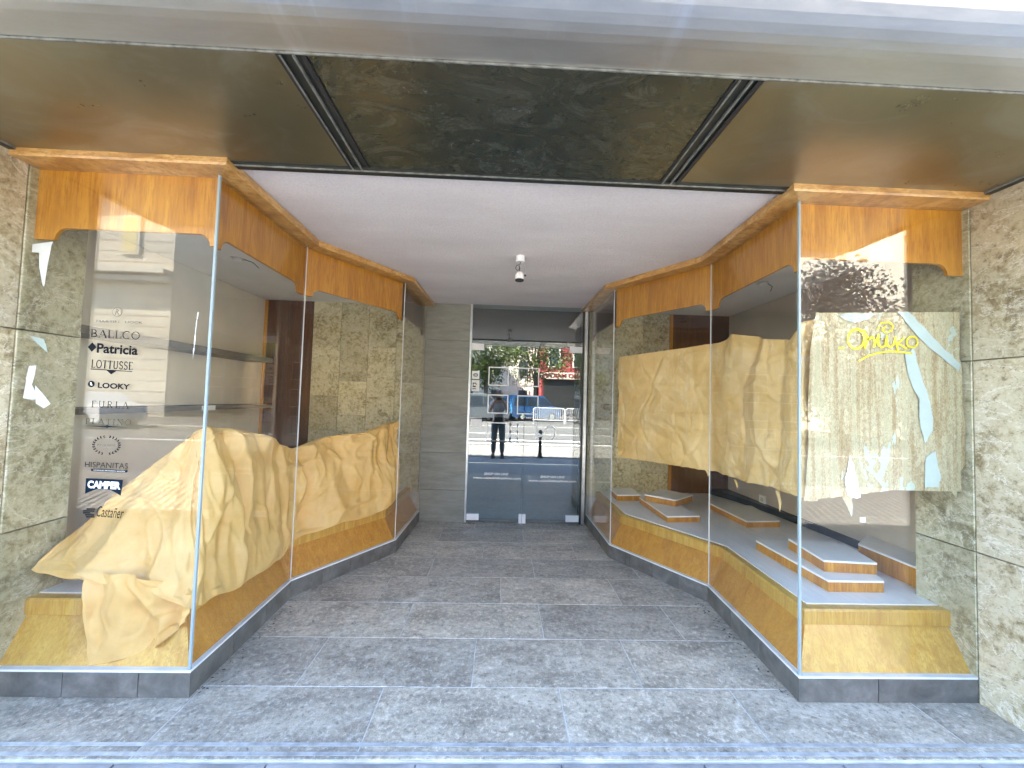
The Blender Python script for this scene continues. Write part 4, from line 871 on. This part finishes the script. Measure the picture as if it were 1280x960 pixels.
def building(name, label, x0, x1, y, h, mat, depth=10, storeys=3, cols=5, cornice=None, band=0, roof=True, shade='pane_far', first=0, ww=.5):
    t = thing(name, label, 'building', ((x0 + x1) / 2, y - depth / 2, -.15))
    wl = MB().box(x0, x1, y - depth, y, -.15, h).build('wall', mat, t)
    if roof: MB().prism([(y - depth - .3, h + .002), (y + .5, h + .002), (y + .5, h + .25), (y - depth / 2, h + 2.0), (y - depth - .3, h + .25)], 0, x0 - .3, x1 + .3).build('roof', 'roof', t)
    sh = h / storeys; sw = (x1 - x0) / cols
    for s in range(first, storeys):
        for c_ in range(cols):
            xc = x0 + (c_ + .5) * sw; zb = s * sh + sh * .28; hh = sh * .5
            f = MB().box(xc - ww - .15, xc + ww + .15, y, y + .09, zb - .12, zb + hh + .12).build('window_frame', 'white_stone', t)
            MB().box(xc - ww, xc + ww, y + .05, y + .10, zb, zb + hh).build('pane', shade, f)
    if cornice:
        for z, d in cornice: MB().box(x0 - .1, x1 + .1, y + .001, y + d, z, z + .28).build('cornice', 'white_stone', t)
    if band:
        m = MB(); z = 0
        while z < h: m.box(x0 + .02, x1 - .02, y + .0005, y + .006, z, z + .035); z += band
        m.build('stone_joints', 'joint', t)
    return t
building('stone_house', 'long cream stone house with cornices across the street on the left', -46, -20, -19.5, 17, 'cream', storeys=4, cols=5, cornice=[(7.9, .5), (8.3, .8), (12.9, .4)], band=.65, shade='blind', first=2, ww=.42)
building('pale_house', 'pale blue-grey house set back beside the cream stone house', -19.5, -9, -24, 13, 'cream2', storeys=4, cols=4, cornice=[(9.2, .7), (4.2, .4)])
cb = building('red_shop_house', 'dark red rendered house with an orange lettered shop sign across the street', 4.3, 9.5, -30.6, 12, 'red_wall', storeys=3, cols=2, roof=True)
MB().box(4.2, 8.6, -30.5, -30.2, 3.75, 4.45).build('sign_board', 'cream', cb); MB().box(4.5, 8.3, -30.52, -30.46, .0, 3.6).build('shop_opening', 'black', cb)
text_mesh('NSO MARTIN', 'sign_lettering', 'red_wall', 4.35, 8.45, 3.87, 4.33, -30.18, cb, .05, face=1)
building('white_house', 'tall white house between the red house and the trees', -8, 4.0, -33, 13, 'white_stone', storeys=4, cols=4)
building('ochre_house', 'low ochre house with clay roof and chimney across the street on the right', 16, 34, -28, 10.5, 'ochre', storeys=3, cols=6)
ch = MB().box(27.2, 28.6, -32, -30.6, 11.2, 14.0).build('chimney', 'ochre'); props(ch, 'square ochre chimney on the clay roof of the low house', 'chimney'); MB().box(27.05, 28.75, -32.15, -30.45, 14.001, 14.2).build('cap', 'roof', ch)
building('quoined_house', 'tall white stone house with banded corner at the far right of the street', 23, 40, -17, 16, 'white_stone', storeys=4, cols=6, cornice=[(11.5, .4)], band=.7)
building('plain_house', 'plain pale house behind the street trees', 10, 15.5, -31, 8, 'cream', storeys=3, cols=2)

def tree(x, y, h, rad, label, leaf, seed, trunk=.2, n=3200, low=.42, size=.20):
    rr = random.Random(seed); t = thing('street_tree', label, 'tree', (x, y, -.15), 'trees along the far side of the street')
    m = MB(); m.tube([(x, y, -.15), (x + .05, y, h * .25), (x - .05, y + .1, h * .5), (x, y, h * .8)], [trunk, trunk * .75, trunk * .5, .04], 9)
    clumps = []
    for k in range(22):
        a = rr.uniform(0, 6.28); zz = rr.uniform(low, .95) * h; rr_ = rad * math.sqrt(max(.05, 1 - ((zz / h - .68) / .36) ** 2)) * rr.uniform(.35, 1)
        c_ = Vector((x + rr_ * math.cos(a), y + rr_ * math.sin(a), zz)); clumps.append(c_)
        if k < 12: m.tube([(x, y, h * rr.uniform(.3, .5)), ((x + c_.x) / 2, (y + c_.y) / 2, zz * .75 + .1), tuple(c_)], [trunk * .35, trunk * .2, .02], 6)
    m.build('trunk', 'bark', t); cr = MB()
    for k in range(n):
        c_ = rr.choice(clumps); d = Vector((rr.gauss(0, 1), rr.gauss(0, 1), rr.gauss(0, .8))); p = c_ + d.normalized() * rad * .36 * rr.random() ** .5
        a = Vector((rr.gauss(0, 1), rr.gauss(0, 1), rr.gauss(0, 1))).normalized(); b = a.orthogonal().normalized(); s = size * rr.uniform(.5, 1.1)
        cr.add([p, p + a * s * .5 + b * s * .3, p + a * s, p + a * s * .5 - b * s * .3], [(0, 1, 2, 3)])
    me = bpy.data.meshes.new('crown'); off = wloc(t); me.from_pydata([tuple(Vector(v) - off) for v in cr.v], [], cr.f); me.materials.append(MAT[leaf]); o = bpy.data.objects.new('crown', me); COL.objects.link(o); o.parent = t
tree(12.8, -12.5, 7.6, 3.4, 'purple-leaved street tree to the right across the road', 'leaf2', 11, n=8500, low=.25)
tree(17.5, -15.5, 8.0, 3.6, 'broad dark tree added at the right end of the row to darken the glass reflection', 'leaf2', 17, n=7000, low=.22)  # added to darken what the right front pane reflects
tree(21.5, -19.5, 7.0, 3.4, 'broad green tree added by the tall white stone house to darken the glass reflection', 'leaf', 18, n=5000, low=.22, size=.26)  # also added for a darker reflection in the right pane
tree(11.6, -14.0, 8.6, 2.0, 'yellow-green crown behind the purple-leaved tree, standing for its sunlit top', 'leaf3', 12, n=4000)  # yellow leaf colour stands in for sunlight on the purple-leaved tree
tree(-1.2, -21, 9.5, 3.4, 'leafy green street tree straight across the road', 'leaf', 13, n=6500, low=.3, size=.26)
tree(3.0, -24, 9.5, 3.2, 'green street tree in front of the white house', 'leaf', 14, n=5000, low=.32, size=.26)
tree(-4.6, -20, 8.5, 3.0, 'green street tree left of the one straight across', 'leaf', 15, n=5000, low=.32, size=.26)
tree(8.9, -26, 9, 2.6, 'green street tree at the right of the red house', 'leaf', 16, n=4000, low=.3, size=.26)

def car(name, label, x, y, ang, mat, van=False, group='vehicles across the street'):
    t = thing(name, label, 'van' if van else 'car', (x, y, -.15)); t['group'] = group
    L, W = (4.6, 1.85) if van else (4.3, 1.75); H = 2.0 if van else 1.45
    if van: up_ = [(-2.25, .55), (-2.2, 1.0), (-1.45, 1.18), (-.75, 1.90), (-.4, 2.0), (2.1, 1.98), (2.27, 1.75), (2.3, .5)]
    else: up_ = [(-2.12, .5), (-2.08, .78), (-1.15, .93), (-.45, 1.40), (.0, 1.45), (.95, 1.42), (1.7, .98), (2.1, .92), (2.15, .5)]
    ca, sa = math.cos(ang), math.sin(ang)
    def tf(m): m.v = [(x + a * ca - b * sa, y + a * sa + b * ca, -.15 + z) for a, b, z in m.v]; return m
    pts = up_ + [(up_[-1][0] - .1, .28), (up_[0][0] + .1, .28)]; n = len(pts); m = MB()
    rings = []
    for b, ins in ((-W / 2, .10), (-W / 2 + .10, .0), (W / 2 - .10, .0), (W / 2, .10)):
        rings.append([(a * (1 - ins * .12), b * (1 - .10 * max(0, (z - .95))), z - ins * .35 * (1 if z > .9 else 0)) for a, z in pts])
    m.loft(rings); tf(m).build('body', mat, t, smooth=False)
    # windows
    if van: ws = [[(-1.30, 1.22), (-.72, 1.80), (-.25, 1.85), (-.25, 1.18)], [(-.15, 1.18), (-.15, 1.85), (.85, 1.85), (.85, 1.18)], [(.95, 1.18), (.95, 1.85), (2.0, 1.82), (2.1, 1.2)]]
    else: ws = [[(-.98, .96), (-.42, 1.33), (.18, 1.36), (.18, .95)], [(.26, .95), (.26, 1.36), (.88, 1.33), (1.4, .98)]]
    for sg in (-1, 1):
        for w in ws:
            q = [(a, sg * (W / 2 + .012) * (1 - .10 * max(0, z - .95)), z - .03) for a, z in w]; q2 = [(a, b - sg * .03, z) for a, b, z in q]
            tf(MB().loft([q, q2])).build('side_window', 'pane_far', t)
    f0, f1 = (up_[2], up_[3]); nrm = Vector((-(f1[1] - f0[1]), f1[0] - f0[0])).normalized() * .012
    a0 = Vector(f0).lerp(Vector(f1), .08) + nrm; a1 = Vector(f0).lerp(Vector(f1), .92) + nrm
    tf(MB().loft([[(a0.x, -W * .42, a0.y), (a0.x, W * .42, a0.y), (a0.x + .02, W * .42, a0.y - .02), (a0.x + .02, -W * .42, a0.y - .02)], [(a1.x, -W * .38, a1.y), (a1.x, W * .38, a1.y), (a1.x + .02, W * .38, a1.y - .02), (a1.x + .02, -W * .38, a1.y - .02)]])).build('windscreen', 'pane_far', t)
    xf = up_[0][0]
    for sg in (-1, 1): tf(MB().box(xf - .02, xf + .1, sg * .62 - .17, sg * .62 + .17, .62, .80)).build('headlight', 'white_metal', t)
    tf(MB().box(xf - .05, xf + .1, -W * .47, W * .47, .30, .5)).build('bumper', 'black', t)
    for wx in (-1.35, 1.35):
        for sg in (-1, 1):
            w = tf(MB().tube([(wx, sg * (W / 2 - .2), .33), (wx, sg * (W / 2 + .012), .33)], .33, 18)).build('wheel', 'black', t); tf(MB().tube([(wx, sg * (W / 2 + .013), .33), (wx, sg * (W / 2 + .022), .33)], .2, 14)).build('rim', 'steel', w)
    return t
car('parked_van', 'blue van parked across the street in front of the red house', 2.6, -21.5, 2.7, 'car_blue', True)
car('parked_van', 'dark grey van parked behind the photographer to the left of the blue van', -1.6, -19.0, 2.9, 'car_grey', True)
car('parked_car', 'white car parked before the cream stone house', -17.5, -12.6, .15, 'car_white')
car('parked_car', 'white car parked farther along the cream stone house', -23, -13.2, .1, 'car_white')
def barrier(x0, y, label):
    t = thing('crowd_barrier', label, 'barrier', (x0 + 1, y, -.15), 'white crowd barriers across the street'); m = MB()
    f = MB().tube([(x0, y, -.15), (x0, y, .85), (x0 + .08, y, .95), (x0 + 2.1, y, .95), (x0 + 2.18, y, .85), (x0 + 2.18, y, -.15)], .025, 8); f.tube([(x0, y, .1), (x0 + 2.18, y, .1)], .02, 8); f.build('frame', 'white_metal', t)
    for k in range(14): MB().tube([(x0 + .15 + k * .145, y, .1), (x0 + .15 + k * .145, y, .95)], .012, 6).build('bar', 'white_metal', t)
barrier(2.4, -17.5, 'white crowd barrier in front of the blue van'); barrier(4.7, -17.6, 'white crowd barrier to the right of the blue van')

# ------------------------------------------------------------------ people
def skin(name, chains, root, mat, parent, sub=2):
    """chains: list of lists of (x,y,z,r); the first vertex of a later chain may repeat an earlier point"""
    V = []; E = []; idx = {}
    def vid(p):
        k = tuple(round(c_, 4) for c_ in p[:3])
        if k not in idx: idx[k] = len(V); V.append(p)
        return idx[k]
    for ch in chains:
        ids = [vid(p) for p in ch]; E += [(a, b) for a, b in zip(ids, ids[1:]) if a != b]
    off = wloc(parent); me = bpy.data.meshes.new(name); me.from_pydata([tuple(Vector(v[:3]) - off) for v in V], E, []); o = bpy.data.objects.new(name, me); COL.objects.link(o); o.parent = parent
    mo = o.modifiers.new('skin', 'SKIN'); mo.use_smooth_shade = True
    for i, v in enumerate(V): me.skin_vertices[0].data[i].radius = (v[3], v[3] if len(v) < 5 else v[4])
    me.skin_vertices[0].data[root].use_root = True
    s = o.modifiers.new('sub', 'SUBSURF'); s.levels = s.render_levels = sub
    bpy.context.view_layer.update(); me2 = bpy.data.meshes.new_from_object(o.evaluated_get(bpy.context.evaluated_depsgraph_get())); o.modifiers.clear(); o.data = me2; me2.materials.clear(); me2.materials.append(MAT[mat])
    me2.polygons.foreach_set('use_smooth', [True] * len(me2.polygons)); return o
def person(x, y, face, label, shirt, trousers, phone=False, H=1.72):
    """face +1 looks to +Y"""
    t = thing('person', label, 'person', (x, y, 0)); f = face; s = H / 1.72
    def P(a, b, c_, r, r2=None): return (x + a * s, y + b * f * s, c_ * s, r * s) if r2 is None else (x + a * s, y + b * f * s, c_ * s, r * s, r2 * s)
    body = [[P(0, 0, .95, .15, .11), P(0, 0, 1.12, .135, .10), P(0, 0, 1.30, .165, .11), P(0, -.01, 1.42, .12, .09), P(0, 0, 1.50, .052), P(0, .015, 1.56, .055)],
            [P(0, .015, 1.56, .055), P(0, .02, 1.63, .078, .095), P(0, .02, 1.69, .06, .08)]]
    legs = []
    for sg in (-1, 1): legs.append([P(0, 0, .95, .15, .11), P(sg * .09, 0, .84, .092), P(sg * .105, .015, .48, .062), P(sg * .115, -.01, .10, .042), P(sg * .12, .04, .04, .04), P(sg * .13, .15, .03, .03)])
    arms = []
    if phone:
        for sg in (-1, 1): arms.append([P(0, -.01, 1.42, .12, .09), P(sg * .17, 0, 1.40, .055), P(sg * .25, .10, 1.17, .043), P(sg * .13, .33, 1.40, .033), P(sg * .105, .375, 1.45, .026), P(sg * .095, .395, 1.49, .028, .016)])
    else:
        for sg in (-1, 1): arms.append([P(0, -.01, 1.42, .12, .09), P(sg * .17, 0, 1.40, .055), P(sg * .23, -.02, 1.12, .042), P(sg * .24, .06, .86, .03), P(sg * .24, .08, .79, .03, .016)])
    o = skin('body', body + legs + arms, 0, 'skin', t)
    # clothes: slightly larger surfaces over the body
    def grow(ch, g): return [tuple(list(p[:3]) + [r + g for r in p[3:]]) for p in ch]
    sh_arms = [grow(a[:3], .014) + [tuple(list(Vector(a[2][:3]).lerp(Vector(a[3][:3]), .35)) + [.052 * s])] for a in arms]
    hem = [P(0, 0, .95, .165, .125), P(0, 0, .86, .16, .12)]
    skin('shirt', [hem[::-1] + grow(body[0][1:4], .016)] + sh_arms, 0, shirt, t)
    skin('trousers', [grow([l[0]], .008) + grow(l[1:4], .016) for l in legs], 0, trousers, t)
    for sg in (-1, 1):
        MB().loft([[(x + sg * .12 * s + a * .05 * s, y + (b * .14 + .05) * f * s, c_) for a, b in ((-1, -.8), (1, -.8), (1, .8), (.5, 1), (-.5, 1), (-1, .8))] for c_ in (.0, .05)] + [[(x + sg * .12 * s + a * .035 * s, y + (b * .10 + .03) * f * s, .085) for a, b in ((-1, -.8), (1, -.8), (1, .8), (.5, 1), (-.5, 1), (-1, .8))]]).build('shoe', 'black', t)
    # hair cap, face
    cz = 1.64 * s; m = MB(); rings = []
    for k in range(7):
        a = k / 6 * math.pi / 2; rings.append([(x + math.cos(q) * .083 * s * math.cos(a), y + (math.sin(q) * .102 * math.cos(a) - .002) * f * s, cz + .015 * s + .095 * s * math.sin(a) + (0 if math.sin(q) > .2 else -.05 * s * (1 - k / 6))) for q in [2 * math.pi * j / 16 for j in range(16)]])
    m.loft(rings).build('hair', 'hair', t, smooth=True)
    hy = y + .105 * f * s
    for sg in (-1, 1): MB().tube([(x + sg * .03 * s, y + .088 * f * s, 1.625 * s), (x + sg * .03 * s, y + .101 * f * s, 1.625 * s)], [.010, .004], 8).build('eye', 'black', t); MB().tube([(x + sg * .078 * s, y + .02 * f * s, 1.60 * s), (x + sg * .088 * s, y + .015 * f * s, 1.645 * s)], [.010, .014], 8).build('ear', 'skin', t)
    MB().tube([(x, y + .10 * f * s, 1.63 * s), (x, y + .125 * f * s, 1.592 * s)], [.006, .013], 8).build('nose', 'skin', t); MB().tube([(x - .022, y + .093 * f * s, 1.565 * s), (x + .022, y + .093 * f * s, 1.565 * s)], .005, 6).build('mouth', 'red_wall', t)
    # fingers
    for sg in (-1, 1):
        for k in range(4):
            if phone: q = [P(sg * .095, .40, 1.475 + k * .016, .009), P(sg * .088, .428, 1.475 + k * .017, .0085), P(sg * .06 - sg * .003 * k, .436, 1.476 + k * .017, .008)]
            else: q = [P(sg * .24, .07 + k * .013, .79, .009), P(sg * .238, .082 + k * .014, .745 - (.006 if k in (1, 2) else 0), .0085), P(sg * .232, .088 + k * .012, .712 - (.01 if k in (1, 2) else 0), .0075)]
            skin('finger', [q], 0, 'skin', t, 1)
        q = [P(sg * .09, .385, 1.47, .011), P(sg * .065, .375, 1.485, .010), P(sg * .045, .392, 1.50, .009)] if phone else [P(sg * .235, .09, .82, .011), P(sg * .215, .12, .79, .010), P(sg * .215, .13, .765, .008)]
        skin('thumb', [q], 0, 'skin', t, 1)
    return t
person(-.02, -.47, 1, 'grey-haired person in a striped shirt and jeans photographing the shop', 'shirt', 'jeans', phone=True)
ph = thing('smartphone', 'dark smartphone held up by the photographer', 'phone', (0, -.05, 1.5))
MB().box(-.078, .078, -.052, -.044, 1.462, 1.536).build('body', 'black', ph); MB().tube([(.058, -.0438, 1.52), (.058, -.041, 1.52)], .008, 12).build('camera_lens', 'black', ph)
bagm = MB().loft([[(x, y, .86 + 0) for x, y in ((-.13, -.33), (.09, -.33), (.09, -.23), (-.13, -.23))], [(x, y, 1.04) for x, y in ((-.12, -.33), (.08, -.33), (.08, -.25), (-.12, -.25))]])
o = bagm.build('waist_bag', 'black'); props(o, 'black bag worn in front of the photographer at the waist', 'bag')
person(7.2, -23.5, 1, 'passer-by in pale clothes walking before the lettered shop sign', 'beige_cloth', 'beige_cloth', H=1.75)
person(8.4, -24.5, 1, 'passer-by in blue jeans at the right of the lettered shop sign', 'beige_cloth', 'jeans', H=1.7)
for ob in list(bpy.data.objects):
    if ob.type == 'MESH' and ob.get('label') is None and ob.parent is None and not ob.get('kind'): print('UNLABELLED', ob.name)
